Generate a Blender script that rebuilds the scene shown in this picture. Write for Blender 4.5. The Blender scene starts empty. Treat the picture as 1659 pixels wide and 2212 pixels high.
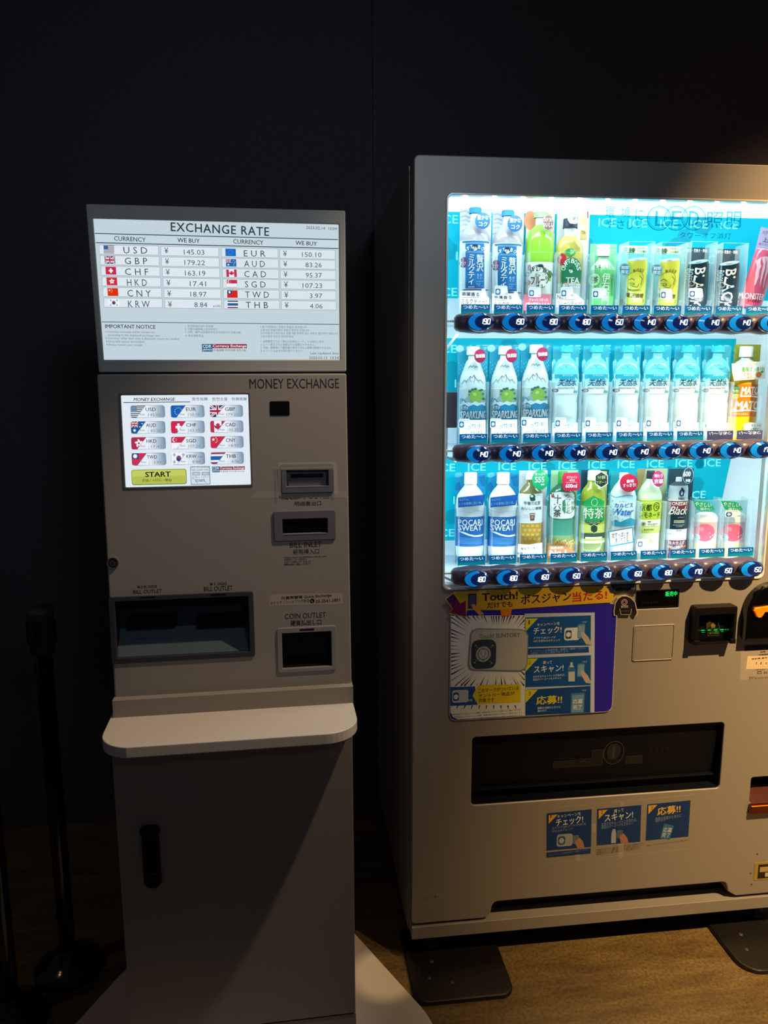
import bpy, bmesh, math, random
from mathutils import Vector, Matrix
random.seed(7)
SC = bpy.context.scene
COL = SC.collection
# ------------------------------------------------------------------ camera
FPX, CXP, CYP, CAM_H = 1680.0, 829.5, 1106.0, 1.392
PITCH, ROLL, YAW, PHI = map(math.radians, (9.93, -0.22, 6.89, -1.34))
_f = Vector((math.sin(YAW)*math.cos(PITCH), math.cos(YAW)*math.cos(PITCH), -math.sin(PITCH)))
_r0 = Vector((math.cos(YAW), -math.sin(YAW), 0)); _u0 = _r0.cross(_f)
_r = _r0*math.cos(ROLL) + _u0*math.sin(ROLL); _u = -_r0*math.sin(ROLL) + _u0*math.cos(ROLL)
EYE = Vector((0, 0, CAM_H))
cam = bpy.data.cameras.new('camera'); cam.sensor_fit = 'HORIZONTAL'; cam.sensor_width = 36; cam.lens = 36*FPX/1659
cam.clip_start = 0.05
camo = bpy.data.objects.new('camera', cam); COL.objects.link(camo)
camo.matrix_world = Matrix(((_r.x, _u.x, -_f.x, EYE.x), (_r.y, _u.y, -_f.y, EYE.y), (_r.z, _u.z, -_f.z, EYE.z), (0, 0, 0, 1)))
SC.camera = camo
# ------------------------------------------------------------------ world, exposure, lamps
SC.view_settings.view_transform = 'Standard'; SC.view_settings.look = 'None'
SC.view_settings.exposure = 0; SC.view_settings.gamma = 1; SC.view_settings.use_curve_mapping = False
wd = bpy.data.worlds.new('world'); SC.world = wd; wd.use_nodes = True
wd.node_tree.nodes['Background'].inputs[0].default_value = (0.55, 0.5, 0.62, 1)
wd.node_tree.nodes['Background'].inputs[1].default_value = 0.052

def look(o, loc, tgt):
    o.location = loc
    o.rotation_euler = (Vector(tgt)-Vector(loc)).to_track_quat('-Z', 'Y').to_euler()
def spot(name, loc, tgt, col, e, size, blend, rad=.02):
    l = bpy.data.lights.new(name, 'SPOT'); l.color = col; l.energy = e; l.spot_size = math.radians(size); l.spot_blend = blend
    l.shadow_soft_size = rad
    o = bpy.data.objects.new(name, l); COL.objects.link(o); look(o, loc, tgt); return o
def area(name, loc, tgt, col, e, sx, sy):
    l = bpy.data.lights.new(name, 'AREA'); l.shape = 'RECTANGLE'; l.size = sx; l.size_y = sy; l.color = col; l.energy = e
    o = bpy.data.objects.new(name, l); COL.objects.link(o); look(o, loc, tgt); return o
spot('ceiling_or_fill_spot', (1.45, .30, 2.70), (2.1, 1.75, .66), (1, .60, .25), 800, 84, .95)
spot('ceiling_or_fill_spot', (.55, -.8, 2.3), (.02, 1.6, 1.66), (.74, .88, 1), 25, 50, 1, .25)  # added cool fill for the header and upper left door, no known fixture
spot('ceiling_or_fill_spot', (.90, 1.06, 2.62), (-.03, 1.40, .98), (1, .72, .48), 104, 31, .7, .03)
spot('ceiling_or_fill_spot', (.19, 1.50, 2.6), (.19, 1.60, 0), (1, .62, .30), 90, 3.5, .1)  # narrow beam added to make the warm patch on the floor plate
spot('ceiling_or_fill_spot', (-1.5, 1.1, 2.4), (-.62, 1.75, .2), (1, .6, .3), 5, 34, .6)

# ------------------------------------------------------------------ materials
def lin(c):
    c = c/255.0
    return c/12.92 if c <= .04045 else ((c+.055)/1.055)**2.4
def rgb(h):
    h = h.lstrip('#'); return tuple(lin(int(h[i:i+2], 16)) for i in (0, 2, 4))
MATS = {}
def new_mat(name):
    m = bpy.data.materials.new(name); m.use_nodes = True
    return m, m.node_tree, m.node_tree.nodes['Principled BSDF']
def pm(key, color, rough=.5, metal=0., noise=0., scale=40., bump=0., coat=0., spec=.5, alpha=1., emit=None, es=0., trans=0., stretch=None):
    m, nt, b = new_mat(key)
    c = rgb(color)
    b.inputs['Base Color'].default_value = (*c, 1); b.inputs['Roughness'].default_value = rough
    b.inputs['Metallic'].default_value = metal; b.inputs['Coat Weight'].default_value = coat
    b.inputs['Specular IOR Level'].default_value = spec; b.inputs['Transmission Weight'].default_value = trans
    if noise or bump:
        tc = nt.nodes.new('ShaderNodeTexCoord'); n = nt.nodes.new('ShaderNodeTexNoise'); n.inputs['Scale'].default_value = scale
        n.inputs['Detail'].default_value = 6
        if stretch:
            mp = nt.nodes.new('ShaderNodeMapping'); mp.inputs['Scale'].default_value = stretch
            nt.links.new(tc.outputs['Object'], mp.inputs[0]); nt.links.new(mp.outputs[0], n.inputs['Vector'])
        else:
            nt.links.new(tc.outputs['Object'], n.inputs['Vector'])
        if noise:
            r = nt.nodes.new('ShaderNodeMixRGB'); r.blend_type = 'MIX'
            r.inputs[1].default_value = (*[x*(1-noise) for x in c], 1); r.inputs[2].default_value = (*[min(1, x*(1+noise)) for x in c], 1)
            nt.links.new(n.outputs[0], r.inputs[0]); nt.links.new(r.outputs[0], b.inputs['Base Color'])
        if bump:
            bp = nt.nodes.new('ShaderNodeBump'); bp.inputs['Strength'].default_value = bump; bp.inputs['Distance'].default_value = .002
            nt.links.new(n.outputs[0], bp.inputs['Height']); nt.links.new(bp.outputs[0], b.inputs['Normal'])
    if emit:
        b.inputs['Emission Color'].default_value = (*rgb(emit), 1); b.inputs['Emission Strength'].default_value = es
    if alpha < 1:
        out = nt.nodes['Material Output']; t = nt.nodes.new('ShaderNodeBsdfTransparent'); mx = nt.nodes.new('ShaderNodeMixShader')
        t.inputs[0].default_value = (1, 1, 1, 1)
        mx.inputs[0].default_value = alpha
        nt.links.new(t.outputs[0], mx.inputs[1]); nt.links.new(b.outputs[0], mx.inputs[2]); nt.links.new(mx.outputs[0], out.inputs[0])
    MATS[key] = m; return m
def glass(key, tint='ffffff', gl=.08, rough=.02):
    m, nt, b = new_mat(key); nt.nodes.remove(b)
    out = nt.nodes['Material Output']; t = nt.nodes.new('ShaderNodeBsdfTransparent'); g = nt.nodes.new('ShaderNodeBsdfGlossy')
    t.inputs[0].default_value = (*rgb(tint), 1); g.inputs['Roughness'].default_value = rough
    fr = nt.nodes.new('ShaderNodeFresnel'); fr.inputs[0].default_value = 1.35
    ma = nt.nodes.new('ShaderNodeMath'); ma.operation = 'MULTIPLY'; ma.inputs[1].default_value = gl*10
    nt.links.new(fr.outputs[0], ma.inputs[0])
    mx = nt.nodes.new('ShaderNodeMixShader'); nt.links.new(ma.outputs[0], mx.inputs[0])
    nt.links.new(t.outputs[0], mx.inputs[1]); nt.links.new(g.outputs[0], mx.inputs[2]); nt.links.new(mx.outputs[0], out.inputs[0])
    MATS[key] = m
def gm(key):
    if key in MATS: return MATS[key]
    if key.startswith('e:'):
        _, c, s = (key.split(':')+['1'])[:3]
        return pm(key, '0a0a0a', .35, emit=c, es=float(s))
    if key.startswith('p:'): return pm(key, key[2:], .45, noise=.03, scale=300)
    if key.startswith('g:'): return pm(key, key[2:], .18, noise=.03, scale=120, coat=.3)
    if key.startswith('t:'):
        _, c, a = key.split(':'); return pm(key, c, .12, alpha=float(a), coat=.4)
    raise KeyError(key)
pm('vend_silver', '9c9a96', .42, .35, noise=.06, scale=900, bump=.02)
pm('vend_edge', 'b6b2ac', .3, .5)
pm('ex_paint', '908b84', .55, .1, noise=.07, scale=700, bump=.15)
pm('ex_head', 'b0b6b3', .55, .1, noise=.07, scale=600, bump=.1)
pm('ex_cab', '86807a', .6, .05, noise=.07, scale=700, bump=.15)
pm('shelf_paint', 'cdc8bf', .38, .0, noise=.04, scale=500, bump=.05, coat=.25)
pm('dark_plastic', '30303a', .5, noise=.05, scale=300)
pm('grey_plastic', '5a5a66', .5, noise=.05, scale=300)
pm('light_bezel', '8d8d90', .45, .3, noise=.05, scale=300)
pm('black', '08090c', .5, spec=.25)
pm('black_gloss', '060608', .15, spec=.4, coat=.2)
pm('void', '020204', .9)
pm('flap_dark', '0b0f16', .45, spec=.18)
pm('rubber', '100f10', .45, noise=.3, scale=60, bump=.3)
pm('chrome', 'c8c8cc', .15, 1)
pm('steel', 'ccd8d8', .5, .0, noise=.1, scale=90, bump=.1)
pm('seam', '050506', .8)
pm('white_box', 'f2f6f8', .5)
pm('rail', '5c5670', .35, .3, coat=.3, noise=.05, scale=100)
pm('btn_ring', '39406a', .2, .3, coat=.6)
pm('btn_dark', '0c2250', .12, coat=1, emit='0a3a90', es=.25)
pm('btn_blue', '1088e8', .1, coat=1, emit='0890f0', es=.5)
pm('paper', 'd8d2c4', .6)
pm('tape', 'c8c4b8', .25, alpha=.34, coat=.6)
pm('foggy', 'dff4fa', .2, alpha=.25, coat=.4)
pm('print_black', '0b0c10', .5)
pm('amber', 'ff8a10', .25, coat=.6, emit='ff7000', es=.25)
pm('amber_glass', '451204', .25, alpha=.85, coat=.6)
glass('window', 'ffffff', .05)
glass('print_teal', '58b8c8', .01)
glass('print_pale', 'c8f4f8', .03)
glass('smoke', '30343c', .1, .05)
glass('tray_cover', 'b4bcc2', .05, .08)
glass('clear_case', 'f4fcff', .09, .05)

# ------------------------------------------------------------------ surfaces and pixels
CROP = [0., 0., 1.]
CR = {'0': (0, 0, 1), 'A': (170, 420, 5.352), 'B': (460, 420, 5.352), 'C': (200, 790, 4.608), 'D': (520, 790, 4.914), 'E': (200, 1180, 5.53),
      'F': (480, 1220, 5.184), 'G': (940, 400, 4.608), 'H': (1290, 400, 4.496), 'I': (940, 710, 4.608), 'J': (1290, 710, 4.496),
      'K': (940, 980, 4.608), 'L': (1290, 980, 4.496), 'M': (940, 1250, 4.046), 'N': (1320, 1240, 4.894), 'O': (990, 1540, 2.48), 'P': (860, 1840, 2.076),
      'Q': (1440, 1240, 7.575)}
def crop(k, dx=0, dy=0):
    a = CR[k]; CROP[:] = [a[0]+dx/a[2], a[1]+dy/a[2], a[2]]
def XY(x, y): return CROP[0]+x/CROP[2], CROP[1]+y/CROP[2]
def ray(x, y):
    return _f*FPX + _r*(x-CXP) - _u*(y-CYP)
class Surf:
    def __init__(s, P, U, V, N): s.P, s.U, s.V, s.N = Vector(P), Vector(U).normalized(), Vector(V).normalized(), Vector(N).normalized()
    front = 0.
    def px(s, x, y, d=0.):
        x, y = XY(x, y); d += s.front
        r = ray(x, y); P = s.P + s.N*d
        t = (P-EYE).dot(s.N)/r.dot(s.N); q = EYE + r*t - s.P
        return q.dot(s.U), q.dot(s.V)
    def W(s, u, v, w=0.): return s.P + s.U*u + s.V*v + s.N*w
    def off(s, d): return Surf(s.P+s.N*d, s.U, s.V, s.N)
class Round(Surf):
    """front of a standing bottle: prof = [(v, r)], k = depth ratio, centre u0"""
    def __init__(s, base, u0, prof, k, tilt=0., front=None):
        Surf.__init__(s, base.P, base.U, base.V, base.N); s.u0, s.prof, s.k, s.tilt = u0, prof, k, tilt
        s.front = (max(r for v, r in prof)*k if front is None else front)
        s.vc = (prof[0][0]+prof[-1][0])/2
    def px(s, x, y, d=0.):
        w = s.front*.7; f, s.front = s.front, 0.
        for _ in range(5):
            u, v = Surf.px(s, x, y, w+d); w = .4*w+.6*s.k*math.sqrt(max(s.R(v)**2-(u-s.u0)**2, 0.))
        s.front = f; return u, v
    def R(s, v):
        p = s.prof
        if v <= p[0][0]: return p[0][1]
        for (a, ra), (b, rb) in zip(p, p[1:]):
            if v <= b: return ra + (rb-ra)*(v-a)/max(1e-9, b-a)
        return p[-1][1]
    def W(s, u, v, w=0.):
        c, n = math.cos(s.tilt), math.sin(s.tilt)
        du, dv = u-s.u0, v-s.vc
        a, b = du*c - dv*n, du*n + dv*c      # into the bottle's own frame
        R = s.R(b+s.vc)
        o = s.k*math.sqrt(max(R*R-a*a, 0.)) + w
        return s.P + s.U*u + s.V*v + s.N*o
VP = Surf((0, 1.629, 0), (1, 0, 0), (0, 0, 1), (0, -1, 0))
_n = Vector((math.sin(PHI), math.cos(PHI), 0)); _t = Vector((math.cos(PHI), -math.sin(PHI), 0))
def eplane(d0, z0, d1, z1):
    P0 = _n*d0 + Vector((0, 0, z0)); P1 = _n*d1 + Vector((0, 0, z1)); V = (P1-P0).normalized()
    return Surf(P0, _t, V, -(V.cross(_t)).normalized() if (V.cross(_t)).dot(_n) > 0 else V.cross(_t).normalized())
XC = Surf(_n*1.41, _t, (0, 0, 1), -_n)          # lower cabinet front
XB = eplane(1.457, .777, 1.489, 1.397)          # sloping control panel
XH = eplane(1.500, 1.400, 1.483, 1.693)         # header
WALL_Y = 2.36
WL = Surf((0, WALL_Y, 0), (1, 0, 0), (0, 0, 1), (0, -1, 0))

# ------------------------------------------------------------------ mesh builder
def rrect(u0, v0, u1, v1, r, n=5):
    r = max(1e-5, min(r, (u1-u0)/2, (v1-v0)/2)); o = []
    for cx, cy, a in ((u1-r, v1-r, 0), (u0+r, v1-r, 90), (u0+r, v0+r, 180), (u1-r, v0+r, 270)):
        for i in range(n+1):
            t = math.radians(a+90*i/n); o.append((cx+r*math.cos(t), cy+r*math.sin(t)))
    return o
def ell(cx, cy, rx, ry, n=28, a0=0, rot=0):
    c, s = math.cos(rot), math.sin(rot); o = []
    for i in range(n):
        t = a0+2*math.pi*i/n; x, y = rx*math.cos(t), ry*math.sin(t); o.append((cx+x*c-y*s, cy+x*s+y*c))
    return o
def star(cx, cy, r, k=.4, n=5, a0=math.pi/2):
    return [(cx+(r if i % 2 == 0 else r*k)*math.cos(a0+math.pi*i/n), cy+(r if i % 2 == 0 else r*k)*math.sin(a0+math.pi*i/n)) for i in range(2*n)]
TCACHE = {}
def glyphs(s, bold=0., shear=0., line=1.0, space=1.0, res=2):
    key = (s, bold, shear, line, space, res)
    if key in TCACHE: return TCACHE[key]
    c = bpy.data.curves.new('t', 'FONT'); c.body = s; c.resolution_u = res; c.shear = shear
    c.space_line = line; c.space_character = space; c.align_x = 'CENTER'
    o = bpy.data.objects.new('t', c); m = o.to_mesh()
    vs = [(v.co.x, v.co.y, 0.) for v in m.vertices]; fs = [tuple(p.vertices) for p in m.polygons]
    o.to_mesh_clear(); bpy.data.objects.remove(o); bpy.data.curves.remove(c)
    if bold > 0:      # heavier strokes: shifted copies
        n = len(vs); v0, f0 = vs, fs; vs, fs = [], []
        for k, (dx, dy) in enumerate(((-bold, 0), (bold, 0), (0, bold*.7), (0, -bold*.7))):
            vs += [(x+dx, y+dy, 4e-5*k) for x, y, _ in v0]; fs += [tuple(i+k*n for i in f) for f in f0]
    x0 = min(v[0] for v in vs); x1 = max(v[0] for v in vs); y0 = min(v[1] for v in vs); y1 = max(v[1] for v in vs)
    TCACHE[key] = (vs, fs, x0, y0, x1, y1); return TCACHE[key]
class MB:
    def __init__(s, surf=VP): s.v, s.f, s.m, s.sm, s.keys, s.S = [], [], [], [], [], surf; s.base, s.ws = 0., 1.
    def flat(s, base=0., ws=.3): s.base, s.ws = base, ws; return s
    def ww(s, w): return s.base+(w-s.base)*s.ws
    def mi(s, k):
        if k not in s.keys: s.keys.append(k)
        return s.keys.index(k)
    def add(s, vs, fs, mat, smooth=False):
        b = len(s.v); s.v += [Vector(v) for v in vs]; i = s.mi(mat)
        for f in fs: s.f.append(tuple(b+j for j in f)); s.m.append(i); s.sm.append(smooth)
        return s
    def uv(s, pts, w, mat, faces=None, smooth=False):
        return s.add([s.S.W(u, v, w) for u, v in pts], faces or [tuple(range(len(pts)))], mat, smooth)
    def poly(s, pts, mat, w=.0004):
        """flat print: triangulated, cut into strips on round surfaces"""
        w = s.ww(w); bm = bmesh.new(); vs = [bm.verts.new((u, v, 0)) for u, v in pts]; bm.faces.new(vs)
        if isinstance(s.S, Round):
            us = [p[0] for p in pts]; lo, hi = min(us), max(us); n = int((hi-lo)/.004)
            for i in range(1, n+1):
                g = bm.verts[:]+bm.edges[:]+bm.faces[:]
                bmesh.ops.bisect_plane(bm, geom=g, plane_co=(lo+(hi-lo)*i/(n+1), 0, 0), plane_no=(1, 0, 0))
            vv = [p[1] for p in pts]; lo, hi = min(vv), max(vv); n = int((hi-lo)/.012)
            for i in range(1, n+1):
                g = bm.verts[:]+bm.edges[:]+bm.faces[:]
                bmesh.ops.bisect_plane(bm, geom=g, plane_co=(0, lo+(hi-lo)*i/(n+1), 0), plane_no=(0, 1, 0))
        if len(pts) > 4 or isinstance(s.S, Round): bmesh.ops.triangulate(bm, faces=bm.faces[:])
        bm.verts.index_update()
        s.add([s.S.W(v.co.x, v.co.y, w) for v in bm.verts], [tuple(q.index for q in f.verts) for f in bm.faces], mat); bm.free(); return s
    def shape(s, outer, mat, w0, w1, holes=(), bev=0., res=1):
        """slab between outs w0 < w1 with holes and bevelled rims"""
        c = bpy.data.curves.new('c', 'CURVE'); c.dimensions = '2D'; c.fill_mode = 'BOTH'
        c.extrude = max(0, (w1-w0)/2-bev); c.bevel_depth = bev; c.bevel_resolution = res; c.offset = -bev
        for loop in (outer, *holes):
            sp = c.splines.new('POLY'); sp.points.add(len(loop)-1); sp.use_cyclic_u = True
            for i, (u, v) in enumerate(loop): sp.points[i].co = (u, v, 0, 1)
        o = bpy.data.objects.new('c', c); m = o.to_mesh(); mid = (w0+w1)/2
        s.add([s.S.W(v.co.x, v.co.y, v.co.z+mid) for v in m.vertices], [tuple(p.vertices) for p in m.polygons], mat)
        o.to_mesh_clear(); bpy.data.objects.remove(o); bpy.data.curves.remove(c); return s
    def box(s, u0, v0, u1, v1, w0, w1, mat, r=.0005, bev=0., n=4):
        return s.shape(rrect(u0, v0, u1, v1, r, n), mat, w0, w1, bev=bev)
    def sbox(s, u0, v0, u1, v1, w0, w1, mat):
        vs = [s.S.W(u, v, w) for w in (w0, w1) for u, v in ((u0, v0), (u1, v0), (u1, v1), (u0, v1))]
        return s.add(vs, [(0, 3, 2, 1), (4, 5, 6, 7), (0, 1, 5, 4), (1, 2, 6, 5), (2, 3, 7, 6), (3, 0, 4, 7)], mat)
    # ---- pixel helpers: the point lies on the surface the mark is printed on
    def R(s, x0, y0, x1, y1, mat, w=.0004, r=0.):
        cx, cy = (x0+x1)/2, (y0+y1)/2
        u0 = s.S.px(x0, cy)[0]; u1 = s.S.px(x1, cy)[0]; v1 = s.S.px(cx, y0)[1]; v0 = s.S.px(cx, y1)[1]
        return s.poly(rrect(u0, v0, u1, v1, r*(u1-u0)/max(1e-6, x1-x0), 3) if r else [(u0, v0), (u1, v0), (u1, v1), (u0, v1)], mat, w)
    def Pg(s, pts, mat, w=.0004): return s.poly([s.S.px(x, y) for x, y in pts], mat, w)
    def E(s, cx, cy, rx, ry, mat, w=.0005, n=24):
        u, v = s.S.px(cx, cy); a = abs(s.S.px(cx+rx, cy)[0]-u); b = abs(s.S.px(cx, cy+ry)[1]-v)
        return s.poly(ell(u, v, a, b, n), mat, w)
    def Ring(s, cx, cy, rx, ry, t, mat, w=.0005, n=28):
        w = s.ww(w)
        u, v = s.S.px(cx, cy); a = abs(s.S.px(cx+rx, cy)[0]-u); b = abs(s.S.px(cx, cy+ry)[1]-v); q = abs(s.S.px(cx+t, cy)[0]-u)
        o = ell(u, v, a, b, n); i = ell(u, v, a-q, b-q, n)
        return s.uv(o+i, w, mat, [(k, (k+1) % n, n+(k+1) % n, n+k) for k in range(n)])
    def L(s, x0, y0, x1, y1, t, mat, w=.0005):
        dx, dy = x1-x0, y1-y0; l = math.hypot(dx, dy) or 1; nx, ny = -dy/l*t/2, dx/l*t/2
        return s.Pg([(x0+nx, y0+ny), (x1+nx, y1+ny), (x1-nx, y1-ny), (x0-nx, y0-ny)], mat, w)
    def PL(s, pts, t, mat, w=.0005):
        for a, b in zip(pts, pts[1:]): s.L(*a, *b, t, mat, w)
        return s
    def T(s, txt, x0, y0, x1, y1, mat, w=.0008, bold=0., shear=0., rot=0., vert=False, line=1.0, space=1., res=2, mirror=False):
        w = s.ww(w)
        if vert: txt = '\n'.join(txt); line = line*.95
        vs, fs, a, b, c, d = glyphs(txt, bold, shear, line, space, res)
        cx, cy = (x0+x1)/2, (y0+y1)/2
        uc, vc = s.S.px(cx, cy)
        if isinstance(s.S, Round): uc = (s.S.px(x1, cy)[0]+s.S.px(x0, cy)[0])/2
        W = abs(s.S.px(x1, cy)[0]-s.S.px(x0, cy)[0]); H = abs(s.S.px(cx, y0)[1]-s.S.px(cx, y1)[1])
        r = math.radians(rot); C, N = math.cos(r), math.sin(r); out = []
        if abs(abs(rot)-90) < 30: W, H = H, W
        for x, y, z in vs:
            p = ((x-a)/max(1e-6, c-a)-.5)*W; q = ((y-b)/max(1e-6, d-b)-.5)*H
            if mirror: p = -p; q = -q
            out.append((uc+p*C-q*N, vc+p*N+q*C, z))
        s.add([s.S.W(p, q, w+z) for p, q, z in out], fs, mat); return s
    def arc(s, txt, cx, cy, r, a0, a1, h, mat, w=.0008, bold=0., ry=None):
        n = len(txt); w = s.ww(w)
        for i, ch in enumerate(txt):
            if ch == ' ': continue
            a = math.radians(a0+(a1-a0)*i/max(1, n-1)); x = cx+r*math.sin(a); y = cy-(ry or r)*math.cos(a)
            wd = h*(.35 if ch in 'I!' else .72)
            vs, fs, p0, q0, p1, q1 = glyphs(ch, bold)
            uc, vc = s.S.px(x, y); sc = abs(s.S.px(x+1, y)[0]-uc); C, N = math.cos(-a), math.sin(-a); out = []
            for gx, gy, z in vs:
                p = ((gx-p0)/max(1e-6, p1-p0)-.5)*wd*sc; q = ((gy-q0)/max(1e-6, q1-q0)-.5)*h*sc
                out.append((uc+p*C-q*N, vc+p*N+q*C, z))
            s.add([s.S.W(p, q, w+z) for p, q, z in out], fs, mat)
        return s
    def build(s, name, parent=None, **props):
        me = bpy.data.meshes.new(name)
        base = Vector((0, 0, 0))
        q = parent
        while q is not None: base = base + q.location; q = q.parent
        me.from_pydata([v-base for v in s.v], [], s.f)
        for k in s.keys: me.materials.append(gm(k))
        me.polygons.foreach_set('material_index', s.m); me.polygons.foreach_set('use_smooth', s.sm); me.update()
        o = bpy.data.objects.new(name, me); COL.objects.link(o); o.parent = parent
        for k, v in props.items(): o[k] = v
        return o
def thing(name, label, cat, loc, group=None):
    o = bpy.data.objects.new(name, None); COL.objects.link(o); o.location = Vector(loc); o.empty_display_size = .05
    o['label'] = label; o['category'] = cat
    if group: o['group'] = group
    return o
def revolve(mb, c, prof, mat, k=1., n=24, tilt=None, smooth=True, caps=True):
    """prof [(z, r)] about the upright axis through world point c"""
    vs = []
    for z, r in prof:
        for i in range(n):
            t = 2*math.pi*i/n; vs.append(Vector((r*math.cos(t), r*k*math.sin(t), z)))
    if tilt: vs = [tilt @ v for v in vs]
    vs = [Vector(c)+v for v in vs]; m = len(prof)
    fs = [(j*n+i, j*n+(i+1) % n, (j+1)*n+(i+1) % n, (j+1)*n+i) for j in range(m-1) for i in range(n)]
    mb.add(vs, fs, mat, smooth)
    if caps: mb.add([vs[i] for i in range(n)], [tuple(range(n))], mat); mb.add([vs[(m-1)*n+i] for i in range(n)], [tuple(range(n))], mat)
    return mb

# ================================================================== the room
def build_room():
    # carpet-like black wall panels, floor
    m, nt, b = new_mat('wall_black')
    b.inputs['Roughness'].default_value = .75
    tc = nt.nodes.new('ShaderNodeTexCoord'); n = nt.nodes.new('ShaderNodeTexNoise'); n.inputs['Scale'].default_value = 420; n.inputs['Detail'].default_value = 3
    n2 = nt.nodes.new('ShaderNodeTexNoise'); n2.inputs['Scale'].default_value = 3
    cr = nt.nodes.new('ShaderNodeValToRGB'); cr.color_ramp.elements[0].color = (.034, .032, .042, 1); cr.color_ramp.elements[1].color = (.095, .086, .108, 1)
    cr.color_ramp.elements[0].position = .35; cr.color_ramp.elements[1].position = .7
    nt.links.new(tc.outputs['Object'], n.inputs['Vector']); nt.links.new(n.outputs[0], cr.inputs[0]); nt.links.new(cr.outputs[0], b.inputs['Base Color'])
    bp = nt.nodes.new('ShaderNodeBump'); bp.inputs['Strength'].default_value = .25; bp.inputs['Distance'].default_value = .001
    nt.links.new(n.outputs[0], bp.inputs['Height']); nt.links.new(bp.outputs[0], b.inputs['Normal']); MATS['wall_black'] = m
    crop('0'); us, vs = WL.px(806, 400)
    wall = bpy.data.objects.new('wall_back', None); COL.objects.link(wall); wall['kind'] = 'structure'
    for u0, u1 in ((-2.6, us-.0006), (us+.0006, 3.2)):
        mb = MB(WL); mb.sbox(u0, 0, u1, 3.3, -.03, 0, 'wall_black'); mb.build('wall_panel', wall)
    mb = MB(WL); mb.sbox(-2.6, 0, 3.2, 3.3, -.06, -.031, 'void'); mb.build('wall_backing', wall)
    # floor: dark wood print vinyl with long brushed streaks
    m, nt, b = new_mat('floor_vinyl'); b.inputs['Coat Weight'].default_value = .15
    tc = nt.nodes.new('ShaderNodeTexCoord')
    mp = nt.nodes.new('ShaderNodeMapping'); mp.inputs['Scale'].default_value = (1.3, 7, 1); mp.inputs['Rotation'].default_value = (0, 0, .12)
    n = nt.nodes.new('ShaderNodeTexNoise'); n.inputs['Scale'].default_value = 3.2; n.inputs['Detail'].default_value = 8; n.inputs['Roughness'].default_value = .65
    cr = nt.nodes.new('ShaderNodeValToRGB'); cr.color_ramp.elements[0].color = (.085, .055, .022, 1); cr.color_ramp.elements[1].color = (.24, .175, .062, 1)
    cr.color_ramp.elements[0].position = .3; cr.color_ramp.elements[1].position = .75
    nf = nt.nodes.new('ShaderNodeTexNoise'); nf.inputs['Scale'].default_value = 140; nf.inputs['Detail'].default_value = 5
    mx = nt.nodes.new('ShaderNodeMixRGB'); mx.blend_type = 'MULTIPLY'; mx.inputs[0].default_value = .65
    c2 = nt.nodes.new('ShaderNodeValToRGB'); c2.color_ramp.elements[0].color = (.35, .35, .35, 1); c2.color_ramp.elements[1].color = (1, 1, 1, 1)
    c2.color_ramp.elements[0].position = .35; c2.color_ramp.elements[1].position = .6
    nt.links.new(tc.outputs['Object'], mp.inputs[0]); nt.links.new(mp.outputs[0], n.inputs['Vector']); nt.links.new(n.outputs[0], cr.inputs[0])
    nt.links.new(tc.outputs['Object'], nf.inputs['Vector']); nt.links.new(nf.outputs[0], c2.inputs[0])
    nt.links.new(cr.outputs[0], mx.inputs[1]); nt.links.new(c2.outputs[0], mx.inputs[2]); nt.links.new(mx.outputs[0], b.inputs['Base Color'])
    rr = nt.nodes.new('ShaderNodeMapRange'); rr.inputs[3].default_value = .3; rr.inputs[4].default_value = .6
    nt.links.new(n.outputs[0], rr.inputs[0]); nt.links.new(rr.outputs[0], b.inputs['Roughness'])
    bp = nt.nodes.new('ShaderNodeBump'); bp.inputs['Strength'].default_value = .3; bp.inputs['Distance'].default_value = .001
    nt.links.new(nf.outputs[0], bp.inputs['Height']); nt.links.new(bp.outputs[0], b.inputs['Normal']); MATS['floor_vinyl'] = m
    FL = Surf((0, 0, 0), (1, 0, 0), (0, 1, 0), (0, 0, 1))
    MB(FL).sbox(-2.6, -1.2, 3.2, WALL_Y+.06, -.05, 0, 'floor_vinyl').build('floor', None, kind='structure')
build_room()
FLR = Surf((0, 0, 0), (1, 0, 0), (0, 1, 0), (0, 0, 1))

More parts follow.
